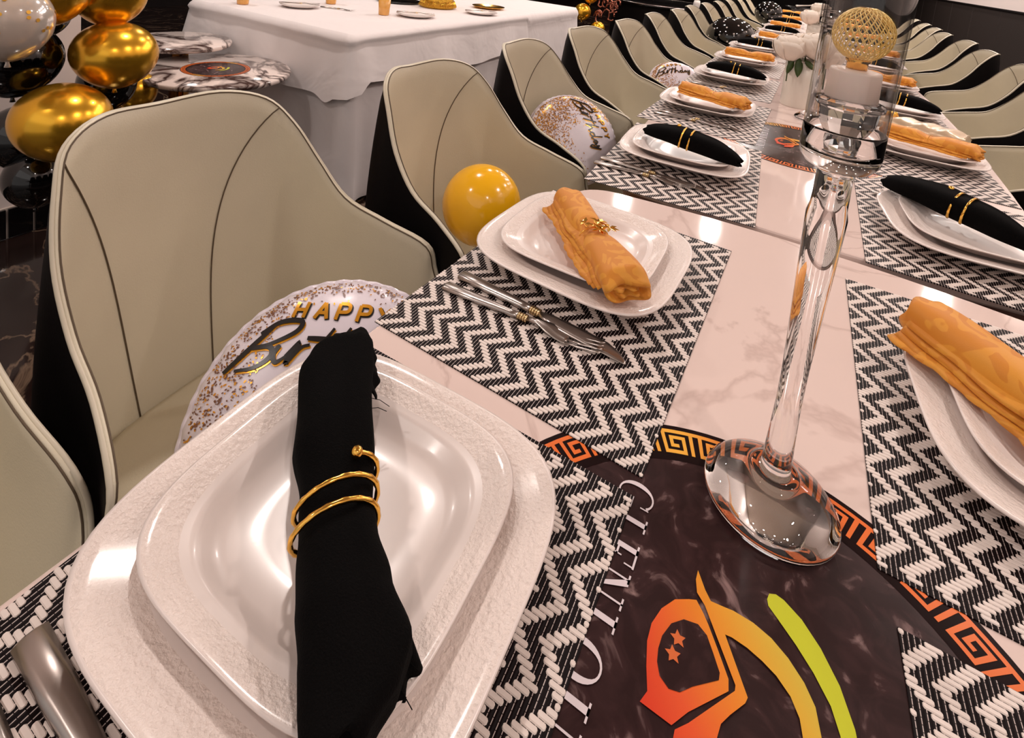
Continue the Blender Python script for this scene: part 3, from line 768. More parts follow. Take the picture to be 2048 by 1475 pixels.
# seat-level curves matched point by point to the rim
def seatcurve(W, dB, dF, z):
    P = []
    for i in range(NS):
        s = -1+2*i/(NS-1); a = s*PI/2
        # front ends straight, back rounded (superellipse)
        if abs(s) > .62:
            f = (abs(s)-.62)/.38; x = (dB+.13)+(dF-dB-.13)*f; y = math.copysign(W, s)
        else:
            an = s/.62*PI/2; y = W*math.copysign(abs(math.sin(an))**.8, an); x = dB+.13*(1-abs(math.cos(an))**.9)
        P.append(Vector((x, y, z)))
    return P
inner_b = seatcurve(.185, -.185, .16, .45)
outer_b = seatcurve(.196, -.245, .15, .40)
def make_chair():
    t = empty('armchair', (0, 0, 0))
    nrm = []
    for i in range(NS):
        a = rim[max(0, i-1)]; c = rim[min(NS-1, i+1)]; tg = (c-a).normalized()
        cen = Vector((.02, 0, rim[i].z)); inn = (cen-rim[i]); inn -= tg*inn.dot(tg); inn.normalize(); nrm.append((tg, inn))
    # inner upholstery
    NT = 16; V = []
    for i in range(NS):
        Rp = rim[i]; tg, inn = nrm[i]; B_ = inner_b[i]
        e = abs(-1+2*i/(NS-1)); thick = .0075*(1-.25*e)
        for j in range(NT+1):
            t_ = j/NT
            if j == 0: p = Rp+inn*.001
            elif j == 1: p = Rp+inn*thick*.45+Vector((0, 0, .003))
            elif j == 2: p = Rp+inn*thick*.95+Vector((0, 0, .0))
            else:
                u = (j-2)/(NT-2); st = Rp+inn*thick
                p = st.lerp(B_, u)
                out = -inn; out.z = 0
                p = p+out*.020*math.sin(PI*u)*(1-.5*e)
                p.z -= .0
            V.append(p)
    Fc = [(i*(NT+1)+j, i*(NT+1)+j+1, (i+1)*(NT+1)+j+1, (i+1)*(NT+1)+j) for i in range(NS-1) for j in range(NT)]
    ub = mesh_obj('upholstered_back', V, Fc, M['leather'], t)
    def S(si, tj):
        i = min(NS-2, int(si)); f = si-i; j = min(NT-1, int(tj)); g = tj-j
        a = V[i*(NT+1)+j].lerp(V[(i+1)*(NT+1)+j], f); b_ = V[i*(NT+1)+j+1].lerp(V[(i+1)*(NT+1)+j+1], f); return a.lerp(b_, g)
    # outer shell
    V2 = []; NO = 12
    for i in range(NS):
        Rp = rim[i]; tg, inn = nrm[i]; B_ = outer_b[i]; e = abs(-1+2*i/(NS-1))
        for j in range(NO+1):
            u = j/NO; out = -inn; out.z = 0
            p = Rp.lerp(B_, u)+out*(.018*math.sin(PI*u)*(1-e)+(.003 if 0 < j else 0))
            V2.append(p)
    n0 = len(V2); V2.append(Vector((-.02, 0, .40)))
    F2 = [(i*(NO+1)+j, (i+1)*(NO+1)+j, (i+1)*(NO+1)+j+1, i*(NO+1)+j+1) for i in range(NS-1) for j in range(NO)]
    for i in range(NS-1): F2.append((i*(NO+1)+NO, (i+1)*(NO+1)+NO, n0))
    for e_ in (0, NS-1):   # close the arm fronts
        pass
    mesh_obj('shell', V2, F2, M['shell'], t)
    # arm fronts
    for i, nm in ((0, 1), (NS-1, -1)):
        Vf = [V[i*(NT+1)+j] for j in range(NT+1)]+[V2[i*(NO+1)+j] for j in range(NO, -1, -1)]
        f = tuple(range(len(Vf))); mesh_obj('arm_front', Vf, [f if nm == 1 else f[::-1]], M['shell'], t, False)
    mb = MB(); mb.tube([p for p in rim], .0028, 8); mb.build('piping', M['leather_edge'], ub)
    mb = MB(); mb.tube([S(i, 1.9) + nrm[i][1]*.0006 for i in range(1, NS-1)], .0011, 5); mb.build('edge_seam', M['seam'], ub)
    mid = (NS-1)/2
    for sg in (-1, 1):
        pts = []
        for k in range(25):
            u = k/24
            si = mid+sg*(4.0+8.2*(1-u)**3.4); tj = 2.0+u*(NT-2.2)
            # start at the rounded shoulder, sweep in, then fall straight to the seat
            pts.append(S(si, tj)+Vector((.0012, 0, .0002)))
        mb = MB(); mb.tube(pts, .0011, 5); mb.build('back_seam', M['seam'], ub)
    # seat cushion
    V = []; N = 48; Fc = []
    lay = [(.86, .405), (.97, .415), (1.0, .435), (1.0, .455), (.975, .470), (.90, .478), (.6, .482), (.001, .483)]
    for sc, z in lay:
        for k in range(N):
            th = 2*PI*k/N; x = .195*math.copysign(abs(math.cos(th))**.62, math.cos(th)); y = .188*math.copysign(abs(math.sin(th))**.62, math.sin(th))
            V.append((.012+x*sc, y*sc, z))
    Fc = [(i*N+k, i*N+(k+1) % N, (i+1)*N+(k+1) % N, (i+1)*N+k) for i in range(len(lay)-1) for k in range(N)]
    mesh_obj('seat_cushion', V, Fc, M['leather'], t)
    for sx in (-1, 1):
        for sy in (-1, 1):
            mb = MB(); mb.tube([(.0+sx*.12, sy*.14, .41), (sx*.19, sy*.20, 0)], [.014, .009], 10); mb.build('leg', M['black_metal'], t)
    return t
chair0 = make_chair()
LCH = [(-.655, -.325, -.20), (-.579, .144, .05), (-.515, .634, -.023), (-.528, 1.129, .067), (-.538, 1.626, -.077), (-.52, 2.12, -.02), (-.53, 2.66, .04), (-.51, 3.16, 0),
       (-.52, 3.66, .03), (-.51, 4.18, 0), (-.49, 4.68, .03), (-.48, 5.2, 0), (-.46, 5.75, .02), (-.45, 6.3, 0)]
extra = {0: 'cut off by the photo edge', 1: 'with a foil balloon on the seat', 2: 'holding the plain yellow balloon', 3: 'holding a sideways birthday balloon', 5: 'holding a half hidden birthday balloon'}
for k, (x, y, a) in enumerate(LCH):
    lab = f'taupe leather armchair with black shell, {ORD[k]} from the camera on the left side'
    place(chair0, (x, y, 0), a, lab, 'chair', 'armchairs along the left side')
RCH = [(.56, 1.76, 3.09), (.553, 2.274, 3.077), (.605, 2.822, 3.101), (.573, 3.333, 3.114), (.604, 3.906, 3.143), (.57, 4.40, 3.157), (.591, 4.89, 3.124), (.60, 5.39, 3.11), (.60, 5.95, 3.12)]
for k, (x, y, a) in enumerate(RCH):
    place(chair0, (x, y, 0), a, f'taupe leather armchair with black shell, {ORD[k]} from the camera on the right side', 'chair', 'armchairs along the right side')

# ------------------------------------------------------------------ candle holder
def candle_holder(loc, label, scale=1.0):
    t = empty('candle_holder', loc, .35, label, 'candle holder', None)
    b = MB()
    b.lathe([(.0001, .0), (.046, .0), (.0495, .0015), (.0502, .004), (.0495, .0065), (.044, .0125), (.034, .0190), (.024, .0245), (.0185, .027), (.018, .0285), (.0160, .029), (.0125, .0275), (.0112, .030), (.0108, .036),
             (.0098, .06), (.0090, .09), (.0094, .12), (.0108, .16), (.0120, .19), (.0132, .22), (.0140, .245), (.0125, .252), (.0122, .277), (.0135, .281), (.0001, .281)], 56)
    b.build('stem', M['glass'], t)
    # bowl + tall cylinder
    b = MB()
    b.lathe([(.0001, .2812), (.015, .2812), (.0215, .2845), (.0262, .2905), (.0270, .297), (.0270, .312), (.0262, .3135), (.0254, .312),
             (.0250, .300), (.0235, .2955), (.016, .2925), (.0001, .292)], 64)
    b.build('glass_bowl', M['glass'], t)
    b = MB()
    b.lathe([(.0270, .3136), (.0271, .34), (.0274, .42), (.0282, .50), (.0290, .56), (.0275, .56), (.0267, .50), (.0259, .42), (.0256, .34), (.0255, .3136), (.0270, .3136)], 72)
    b.build('glass_cylinder', M['thin_glass'], t)
    # faceted crystal cup inside
    b = MB(); N = 12
    b.lathe([(.0001, .2925), (.011, .2925), (.0135, .298), (.0100, .304), (.0150, .311), (.0190, .319), (.0200, .328), (.0228, .330), (.0232, .3335), (.0195, .335), (.0001, .335)], N)
    b.build('crystal_cup', M['glass'], t, smooth=False)
    return t
cx0, cy0 = .0035, .152
ch = candle_holder((cx0, cy0, TZ+.0008), 'clear glass candle holder on a tall stem, standing on the nearest table')
b = MB(); b.lathe([(.0001, 0), (.0166, 0), (.0173, .001), (.0167, .0200), (.0160, .0216), (.0130, .0222), (.0115, .0225), (.0001, .0222)], 48)
cnd = b.build('candle', M['wax'], loc=(cx0, cy0, TZ+.3352+.0008)); tag(cnd, 'white block candle inside the near glass cylinder', 'candle')
def gold_globe(loc, label):
    t = empty('lattice_globe', loc, 0, label, 'ornament')
    r = .0195; c = .0255
    mb = MB()
    for sg in (-1, 1):
        for k in range(26):
            pts = []
            for i in range(15):
                ph = PI*(.09+.80*i/14); a = 2*PI*k/26+sg*ph*.62
                pts.append((r*math.sin(ph)*math.cos(a), r*math.sin(ph)*math.sin(a), c+r*math.cos(ph)))
            mb.tube(pts, .00046, 5, caps=False)
    o = mb.build('lattice', M['bright_gold'], t); o['kind'] = 'stuff'
    mb = MB(); mb.lathe([(.0001, 0), (.0068, 0), (.0068, .0045), (.0082, .0065), (.0075, .0078), (.0001, .0078)], 24); mb.build('neck', M['gold'], t)
    mb = MB(); mb.tube([(r*.27*math.cos(a), r*.27*math.sin(a), c+r*.955) for a in [2*PI*i/20 for i in range(20)]], .0007, 5, close=True); mb.build('top_ring', M['gold'], t)
    return t
gold_globe((cx0, cy0, TZ+.3352+.0008+.0226), 'gold lattice ball ornament on top of the white candle in the glass')

ax = Vector((-rt.y, rt.x, 0)); LM = Matrix.Translation(Vector((cx0, cy0, TZ+.0012))) @ Matrix.Rotation(.016, 4, ax) @ Matrix.Translation(-Vector((cx0, cy0, TZ)))
for o_ in (ch, cnd, bpy.data.objects['lattice_globe']):
    o_.matrix_world = LM @ (Matrix.Translation(o_.location) @ o_.rotation_euler.to_matrix().to_4x4())
c2 = candle_holder((.028, 1.575, TZ+.0008), 'clear glass candle holder behind, beside the rose vase on the second table')
c2.rotation_euler = (0, 0, 1)

# ------------------------------------------------------------------ vases with roses
def vase(loc, label, r=.052, h=.155):
    t = empty('vase', loc, 0, label, 'vase')
    b = MB(); b.lathe([(.0001, 0), (r*.98, 0), (r, .003), (r*1.01, h*.6), (r*1.02, h), (r*.97, h), (r*.95, .012), (.0001, .010)], 48)
    b.build('vase_body', M['frost'], t)
    b = MB(); b.lathe([(r*1.03, h-.006), (r*1.05, h-.001), (r*1.03, h+.002), (r*.98, h+.001)], 48); b.build('vase_lip', M['glass'], t)
    return t
def rose(loc, r, seed, label, group, stem=.10):
    t = empty('rose', loc, 0, label, 'flower', group); rnd = random.Random(seed)
    mb = MB(); mb.ball((0, 0, r*.05), r*.46, 16, 1, 1, 1.1)
    bl = mb.build('bloom', M['petal'], t)
    for ring_, (n, R_, top) in enumerate(((4, .56, 18), (5, .72, 34), (5, .88, 50), (6, 1.02, 66))):
        for k in range(n):
            a0 = 2*PI*k/n+rnd.uniform(-.2, .2)+ring_*.5; V = []; nu, nv = 9, 8; wd = PI/n*1.55; tp = top+rnd.uniform(-5, 5)
            for j in range(nv):
                v = j/(nv-1)
                for i in range(nu):
                    u = -1+2*i/(nu-1); ph = math.radians(172-(172-(tp+26*u**4))*v); a = a0+u*wd
                    rr = r*R_*(1+.10*max(0, v-.72)/.28*(1 if ring_ > 1 else .3)+.035*u)
                    V.append((rr*math.sin(ph)*math.cos(a), rr*math.sin(ph)*math.sin(a), rr*math.cos(ph)*.92-.06*r*ring_))
            Fc = [(j*nu+i, j*nu+i+1, (j+1)*nu+i+1, (j+1)*nu+i) for j in range(nv-1) for i in range(nu-1)]
            o = mesh_obj('petal', V, Fc, M['petal'], bl); solid(o, r*.02, 0)
    mb = MB(); mb.tube([(0, 0, -r*.5), (0.003, 0, -r*.5-stem)], .003, 6); mb.build('rose_stem', M['leaf'], t)
    return t
def leaf(parent, base, dirv, L, w):
    d = Vector(dirv).normalized(); sd = d.cross(Vector((0.2, -1, .1))).normalized(); V = []; n = 8
    for i in range(n+1):
        u = i/n; wd = w*math.sin(PI*u)**.7*(1-.25*u); c = Vector(base)+d*L*u+Vector((0, 0, -.006*u*u))
        V += [c-sd*wd, c+Vector((0, -.002, 0)), c+sd*wd]
    Fc = [(i*3+j, i*3+j+1, (i+1)*3+j+1, (i+1)*3+j) for i in range(n) for j in range(2)]
    o = mesh_obj('leaf', V, Fc, M['leaf'], parent); solid(o, .0006, 0); return o
v1 = (-.018, 1.745, TZ)
vase(v1, 'white frosted glass vase holding roses on the second table')
rs = []
for k, (dx, dy, dz, r) in enumerate(((-.045, -.03, .205, .050), (.030, -.02, .222, .052), (.062, .02, .190, .048), (.0, .05, .215, .045))):
    rr = rose((v1[0]+dx, v1[1]+dy, TZ+dz), r, k+3, f'ivory rose in the near white vase, {["left front bloom", "middle bloom", "right bloom behind the glass", "back bloom"][k]}', 'ivory roses in the near vase')
    rs.append(rr)
leaf(rs[0], (.015, -.012, -.045), (-.3, -.25, -1), .052, .011)
leaf(rs[0], (.030, -.02, -.040), (.05, -.3, -1), .058, .014)
leaf(rs[0], (.045, -.02, -.045), (.8, -.3, -.5), .040, .010)
v2 = (.03, 3.62, TZ)
vase(v2, 'white frosted vase farther down the row on the third table', .058, .15)
for k, (dx, dy, dz, r) in enumerate(((-.045, -.02, .20, .055), (.04, -.02, .215, .055), (.0, .03, .25, .05))):
    rose((v2[0]+dx, v2[1]+dy, TZ+dz), r, k+30, f'ivory rose in the far vase, {["left bloom", "right bloom", "top bloom"][k]}', 'ivory roses in the far vase')

# ------------------------------------------------------------------ satin clutch on the right
t = empty('clutch_bag', (.292, 1.56, TZ+.0025), R(-22), 'champagne satin clutch bag with gold clasp lying on the right side place setting', 'bag')
mb = MB()
mb.grid(lambda u, v: ((u-.5)*.19+.003*math.sin(v*40), .048*math.copysign(abs(math.cos(2*PI*v))**.6, math.cos(2*PI*v))*(1-.08*abs(2*u-1)**6), .030+.028*math.copysign(abs(math.sin(2*PI*v))**.6, math.sin(2*PI*v))*(1-.25*abs(2*u-1)**5)+.0025*math.sin(u*22+v*9)), 30, 33)
o = mb.build('bag_body', M['satin'], t)
for s in (-1, 1):
    mb = MB(); mb.ball((s*.094, 0, .030), .027, 16, .25, 1.65, .95); mb.build('bag_end', M['satin'], t)
mb = MB(); rnd = random.Random(2)
for k in range(14):
    mb.ball((-.085+rnd.uniform(-.018, .018), rnd.uniform(-.035, .02), .060+rnd.uniform(-.004, .004)), rnd.uniform(.003, .0065), 8)
mb.build('clasp', M['gold'], t)

# ------------------------------------------------------------------ balloons
def balloon(loc, r, mat, label, group, sx=1, sz=1, rot=(0, 0, 0), knot=True, extra=None, name='balloon'):
    t = empty(name, loc, 0, label, 'balloon', group); t.rotation_euler = rot
    prof = []
    for i in range(25):
        ph = PI*i/24; rr = r*math.sin(ph); z = r*math.cos(ph)
        if z < 0: z *= 1.12; rr *= (1-.10*(z/r)**2)
        prof.append((max(rr, .0004), z))
    mb = MB(); mb.lathe([(a*sx, z*sz) for a, z in prof], 40); sk = mb.build('skin', mat, t)
    if knot:
        mb = MB(); mb.lathe([(.003, -r*1.12*sz+.002), (.005, -r*1.12*sz-.006), (.0075, -r*1.12*sz-.014), (.001, -r*1.12*sz-.014)], 12); mb.build('knot', mat, sk)
    if extra: extra(t, r)
    return t
GB = 'gold balloons of the garland'; BB = 'black balloons of the garland'
def pxp(x, y, z): return (x, y, z)
balloon((-1.80, .413, .561), .116, M['gold_balloon'], 'shiny gold balloon beside the near chair, lowest of the gold ones', GB, 1.04, .90)
balloon((-1.84, .565, .728), .113, M['gold_balloon'], 'shiny gold balloon hanging in front of the small marble tables', GB, 1.02, .86)
balloon((-1.86, .39, .93), .104, M['gold_balloon'], 'shiny gold balloon at the top edge, left of the other', GB, 1.1, .95)
balloon((-1.90, .575, .905), .098, M['gold_balloon'], 'shiny gold balloon at the top edge, right of the other', GB, 1.05, .95)
balloon((-2.10, .76, .52), .072, M['gold_balloon'], 'gold balloon half hidden under the small marble table', GB)
balloon((-1.98, .365, .715), .115, M['black_balloon'], 'big glossy black balloon under the clear balloon', BB, 1.05, .92)
balloon((-2.02, .455, .835), .07, M['black_balloon'], 'small black balloon beside the clear balloon', BB)
balloon((-2.02, .40, .46), .092, M['black_balloon'], 'black balloon below the lowest gold balloon', BB)
balloon((-1.94, .405, .352), .082, M['black_balloon'], 'black balloon at the foot of the garland', BB)
balloon((-2.0, .62, .59), .085, M['black_balloon'], 'black balloon between two gold balloons', BB)
balloon((-2.08, .50, .33), .07, M['black_balloon'], 'black balloon hidden low behind the chair back', BB)
def confetti(t, r):
    rnd = random.Random(5); mb = MB()
    for k in range(26):
        a = rnd.uniform(-1.2, 1.2); ph = rnd.uniform(.5, 1.8); d = Vector((math.sin(ph)*math.cos(a), math.sin(ph)*math.sin(a), math.cos(ph)))
        c = d*(r+.0012); e1 = d.orthogonal().normalized(); e2 = d.cross(e1); rr = .005
        mb.add([c+e1*rr*math.cos(q_*PI/4)+e2*rr*math.sin(q_*PI/4) for q_ in range(8)], [tuple(range(8))])
    mb.build('confetti_dots', M['confetti'], t, smooth=False)['kind'] = 'stuff'
balloon((-1.78, .285, .86), .098, M['clear_balloon'], 'cloudy clear balloon with gold confetti dots at the left edge', 'clear balloons of the garland', extra=confetti)
# yellow balloon on the second chair
balloon((-.555, .635, .640), .0815, M['yellow_balloon'], 'plain yellow balloon on the second chair seat', 'balloons on the chairs', 1.0, 1.0, (.3, .2, 0))
def dots(t, r):
    mb = MB(); n = 70
    for k in range(n):
        z = 1-2*(k+.5)/n; a = k*2.39996; s = math.sqrt(1-z*z); d = Vector((s*math.cos(a), s*math.sin(a), z))
        c = Vector((d.x*(r+.001), d.y*(r+.001), d.z*(r+.001)*(1.12 if z < 0 else 1)*.9)); e1 = d.orthogonal().normalized(); e2 = d.cross(e1); rr = .0055
        if z < -.55: continue
        mb.add([c+e1*rr*math.cos(q_*PI/4)+e2*rr*math.sin(q_*PI/4) for q_ in range(8)], [tuple(range(8))])
    mb.build('polka_dots', M['plastic_white'], t, smooth=False)['kind'] = 'stuff'
balloon((-.455, 3.60, .728), .156, M['black_balloon'], 'black polka dot balloon on a left side chair, the nearer one', 'black polka dot balloons', 1, .9, extra=dots)
balloon((-.345, 5.15, .83), .115, M['black_balloon'], 'black polka dot balloon on a left side chair, the farther one', 'black polka dot balloons', 1, .9, extra=dots)

# birthday foil balloons: pillow with printed face
def foil(loc, rot, r, label, seed=1):
    hot = math.radians(212 if seed == 1 else 235)
    t = empty('foil_balloon', loc, 0, label, 'balloon', 'birthday foil balloons'); t.rotation_euler = rot
    T = r*.36
    def h(x, y):
        q_ = min(1.0, math.hypot(x, y)/r); return T*math.sqrt(max(0, 1-q_**2.6))
    V = []; NR, NA = 22, 96
    def P(i, k, sg):
        u = math.sin(PI/2*i/NR); a = 2*PI*k/NA; pl = 1+.012*math.sin(24*a)*u**8
        z = T*math.sqrt(max(0, 1-u**2.6))*(1+.05*math.sin(24*a)*u**5*(1-u)); return (r*u*math.cos(a)*pl, r*u*math.sin(a)*pl, sg*z)
    mb = MB()
    for sg in (1, -1):
        Vv = [(0, 0, sg*T)]+[P(i, k, sg) for i in range(1, NR+1) for k in range(NA)]
        Ff = [(0, 1+k, 1+(k+1) % NA) for k in range(NA)]+[(1+(i)*NA+k, 1+(i+1)*NA+k, 1+(i+1)*NA+(k+1) % NA, 1+i*NA+(k+1) % NA) for i in range(NR-1) for k in range(NA)]
        if sg < 0: Ff = [f[::-1] for f in Ff]
        mb.add(Vv, Ff)
    mb.build('foil_pillow', M['foil_white'], t)
    # crimped rim
    mb = MB(); Vv = []
    for k in range(NA*2):
        a = 2*PI*k/(NA*2); z = .002*math.sin(a*48); Vv += [(r*.985*math.cos(a), r*.985*math.sin(a), z*.3), (r*1.03*math.cos(a), r*1.03*math.sin(a), z)]
    n = NA*2; mb.add(Vv, [(2*k, 2*k+1, (2*k+3) % (2*n), (2*k+2) % (2*n)) for k in range(n)]); o = mb.build('crimped_rim', M['foil_white'], t); solid(o, .0006, 0)
    def stroke(pts, w, dz, taper=False):
        """ribbon following the pillow's surface"""
        Vv = []; Ff = []; pts = [Vector((x, y, 0)) for x, y in pts]
        if len(pts) > 2: pts = catmull(pts, 6)
        N = len(pts)
        for i, p_ in enumerate(pts):
            d = (pts[min(N-1, i+1)]-pts[max(0, i-1)]).normalized(); nn = Vector((-d.y, d.x, 0)); ww = w*(.55+.45*math.sin(PI*min(1, .15+i/N))) if taper else w
            for s_ in (-1, 1):
                c = p_+nn*ww*s_; Vv.append((c.x, c.y, h(c.x, c.y)+dz))
        for i in range(N-1): Ff.append((2*i, 2*i+1, 2*i+3, 2*i+2))
        return Vv, [f[::-1] for f in Ff]
    def line(a, b_, n=8): return [(a[0]+(b_[0]-a[0])*k/n, a[1]+(b_[1]-a[1])*k/n) for k in range(n+1)]
    S_ = r
    blk = {'H': [[(0, 0), (.12, 1)], [(.5, 0), (.62, 1)], [(.06, .5), (.56, .5)]], 'A': [[(0, 0), (.42, 1)], [(.42, 1), (.6, 0)], [(.18, .36), (.52, .36)]],
           'P': [[(0, 0), (.12, 1)], [(.12, 1), (.5, 1), (.62, .82), (.52, .52), (.06, .46)]], 'Y': [[(.0, 1), (.28, .5)], [(.62, 1), (.28, .5)], [(.28, .5), (.2, 0)]]}
    gold, shd = MB(), MB()
    x = -.46
    for ch in 'HAPPY':
        for st in blk[ch]:
            p_ = [((x+a*.15)*S_, (.63+bb*.125)*S_) for a, bb in st]
            p_ = line(p_[0], p_[1]) if len(p_) == 2 else p_
            v, f = stroke(p_, .0135*S_, .0016); gold.add(v, f)
            v, f = stroke([(a+.009*S_, bb-.008*S_) for a, bb in p_], .017*S_, .0009); shd.add(v, f)
        x += .158
    shd.build('letter_shadow', M['ink_black'], t); gold.build('gold_lettering', M['ink_gold'], t)
    sc = MB(); sh = MB()
    script = [
        [(-.80, -.22), (-.66, -.02), (-.50, .22), (-.42, .34)],                        # B stem
        [(-.56, .20), (-.40, .34), (-.20, .36), (-.22, .24), (-.42, .10), (-.60, .04)],  # upper bowl
        [(-.60, .04), (-.44, .06), (-.40, -.04), (-.52, -.16), (-.70, -.20)],            # lower bowl
        [(-.34, .08), (-.38, -.02), (-.34, -.10), (-.26, -.04)],                       # i
        [(-.26, -.04), (-.16, .12), (-.22, -.02), (-.24, -.10), (-.14, .06), (-.06, .10)],  # r
        [(-.08, -.14), (.02, .04), (.14, .30)], [(-.10, .17), (.08, .17), (.26, .18)],    # t
        [(.10, -.14), (.20, .10), (.30, .32)], [(.12, -.10), (.24, .04), (.30, -.02), (.30, -.12), (.38, -.06)],   # h
        [(.52, .02), (.42, .0), (.40, -.10), (.50, -.08), (.60, .30)], [(.52, .0), (.54, -.12), (.62, -.04)],   # d
        [(.72, .04), (.64, -.02), (.66, -.10), (.74, -.02), (.74, -.10), (.80, -.04)],   # a
        [(.82, .06), (.82, -.06), (.90, .02)], [(.92, .08), (.84, -.14), (.76, -.28), (.74, -.18), (.88, -.06)]]   # y
    for st in script:
        p_ = [((-.83+.745*(a+.8))*S_, (.38+.62*bb)*S_) for a, bb in st]
        v, f = stroke(p_, .0185*S_, .0022, True); sc.add(v, f)
        v, f = stroke([(a+.010*S_, bb-.012*S_) for a, bb in p_], .018*S_, .0012, True); sh.add(v, f)
    sh.build('script_shadow', M['ink_gold'], t); sc.build('script_lettering', M['ink_black'], t)
    rnd = random.Random(seed); d1 = MB(); d2 = MB()
    for k in range(5200):
        a = rnd.uniform(0, 2*PI); q_ = rnd.random()**.35
        # dense at the bottom/left rim, sparse elsewhere
        dens = .10+.95*max(0, math.cos(a-hot))**.7
        if q_ < (.62+.16*(1-dens) if seed == 1 else .15) and not (q_ > .5 and dens > .8): 
            if rnd.random() > .03: continue
        if rnd.random() > dens and q_ < .90: continue
        x_, y_ = q_*.965*r*math.cos(a), q_*.965*r*math.sin(a)
        if seed == 1 and q_ < .80 and math.cos(a-hot) < .25: continue
        if seed > 1 and (y_ > .0 and x_ > -.1*r): continue
        w = rnd.uniform(.0055, .0095)*r*(1.25 if seed == 1 else 2.0); l = w*rnd.uniform(1, 2.2); an = rnd.uniform(0, PI)
        c = []
        for j in range(6):
            b1 = 2*PI*j/6; lx, ly = l*math.cos(b1)*.6, w*math.sin(b1)*.6
            X = x_+lx*math.cos(an)-ly*math.sin(an); Y = y_+lx*math.sin(an)+ly*math.cos(an)
            if math.hypot(X, Y) > .985*r: X *= .97; Y *= .97
            c.append((X, Y, h(X, Y)+.0012))
        (d1 if rnd.random() < (.7 if seed == 1 else .35) else d2).add(c, [tuple(range(6))])
    d1.build('brown_spots', M['ink_brown'], t, smooth=False)['kind'] = 'stuff'; d2.build('gold_spots', M['ink_gold'], t, smooth=False)['kind'] = 'stuff'
    return t
def orient(normal, upv):
    z = Vector(normal).normalized(); x = Vector(upv).cross(z).normalized(); y = z.cross(x)
    return Matrix(((x.x, y.x, z.x), (x.y, y.y, z.y), (x.z, y.z, z.z))).to_euler()
UPV = (-.55+.375*0, .25, .85)
e1 = orient((.42, -.48, .80), (-.55, .25, .85)); e1 = (e1.to_matrix() @ Matrix.Rotation(math.radians(-22), 3, 'Z')).to_euler()
foil((-.440, .125, .585), e1, .165, 'white Happy Birthday foil balloon with brown spots, on the near chair seat', 1)
foil((-.585, 1.20, .625), orient((.50, -.62, .60), (.72, .25, .5)), .135, 'smaller looking birthday foil balloon tipped sideways on the third chair', 2)
foil((-.470, 2.12, .655), orient((.35, -.55, .80), (-.5, .5, .6)), .125, 'birthday foil balloon on the fifth chair, half hidden by plates', 3)

# ------------------------------------------------------------------ white clothed table
CX0, CX1, CY0, CY1, CZ = -2.72, -1.65, 1.36, 3.82, .745
t = empty('banquet_table', ((CX0+CX1)/2, (CY0+CY1)/2, 0), 0, 'long banquet table hidden under white cloths, left of the dining row', 'table')
lx, ly = (CX1-CX0)/2-.01, (CY1-CY0)/2-.01
b = MB(); b.box(-lx, lx, -ly, ly, CZ-.03, CZ-.002); b.build('tabletop', M['wall_dark'], t, smooth=False)
for sx in (-1, 1):
    for sy in (-1, 1):
        b = MB(); b.tube([(sx*(lx-.08), sy*(ly-.08), 0), (sx*(lx-.08), sy*(ly-.08), CZ-.03)], .018, 10); b.build('leg', M['black_metal'], t)
def skirt(name, zt, drop_fn, out, fold, freq, mat, label, x0, x1, y0, y1, top=True, seed=0):
    """rectangular cloth: flat top + hanging sides with folds; drop_fn(side param s, corner distance)->length"""
    rnd = random.Random(seed); ph = [rnd.uniform(0, 6) for _ in range(5)]
    per = []
    def side(a, b_, n):
        for k in range(n): f = k/n; per.append((a[0]+(b_[0]-a[0])*f, a[1]+(b_[1]-a[1])*f))
    n1, n2 = 70, 150
    side((x0, y0), (x1, y0), n1); side((x1, y0), (x1, y1), n2); side((x1, y1), (x0, y1), n1); side((x0, y1), (x0, y0), n2)
    N = len(per); V = []; NR = 18
    cxx, cyy = (x0+x1)/2, (y0+y1)/2
    arc_ = 0; arcs = []
    for i in range(N):
        arcs.append(arc_); j = (i+1) % N; arc_ += math.hypot(per[j][0]-per[i][0], per[j][1]-per[i][1])
    for j in range(NR+1):
        v = j/NR
        for i, (x, y) in enumerate(per):
            # outward normal, blended at corners
            dx = 0; dy = 0
            cdx = min(abs(x-x0), abs(x-x1)); cdy = min(abs(y-y0), abs(y-y1))
            if cdx < 1e-6: dx = 1 if x > cxx else -1
            if cdy < 1e-6: dy = 1 if y > cyy else -1
            cd = max(cdx, cdy)   # distance from nearest corner along the edge
            if dx and dy: dx *= .75; dy *= .75
            dr = drop_fn(x, y, cd)
            s = arcs[i]
            f = fold*(v**1.2)*(math.sin(s*freq+ph[0])+.6*math.sin(s*freq*1.7+ph[1]+v*1.5)+.35*math.sin(s*freq*3.1+ph[2]))
            o_ = out*v+f+.012*math.sin(PI*min(1, v*6))*(v < .17)
            rr = .010*min(1, v*NR/2)
            V.append((x+dx*(o_+rr), y+dy*(o_+rr), zt-dr*v-(.004 if j else 0)))
    Fc = [(j*N+i, (j+1)*N+i, (j+1)*N+(i+1) % N, j*N+(i+1) % N) for j in range(NR) for i in range(N)]
    if top: Fc.append(tuple(range(N)))
    o = mesh_obj(name, V, Fc, mat, None, True); tag(o, label, 'tablecloth')
    if top: o.data.polygons[len(Fc)-1].use_smooth = False
    return o
skirt('tablecloth', CZ, lambda x, y, c: .728+.006*math.sin(x*5+y*4), .045, .015, 13, M['cloth_white'], 'full length white cloth skirting the banquet table down to the floor', CX0, CX1, CY0, CY1, True, 3)
def dropO(x, y, c):
    if x > CX1-.001 and y > CY0+.01:
        if y > 2.95: return .42
        return .190+.035*min(1, c/.9)+.010*math.sin(y*9)+.07*max(0, 1-c/.06)
    if y < CY0+.01: return .255+.012*math.sin(x*9)+.035*math.exp(-((c-.06)/.05)**2)
    return .25
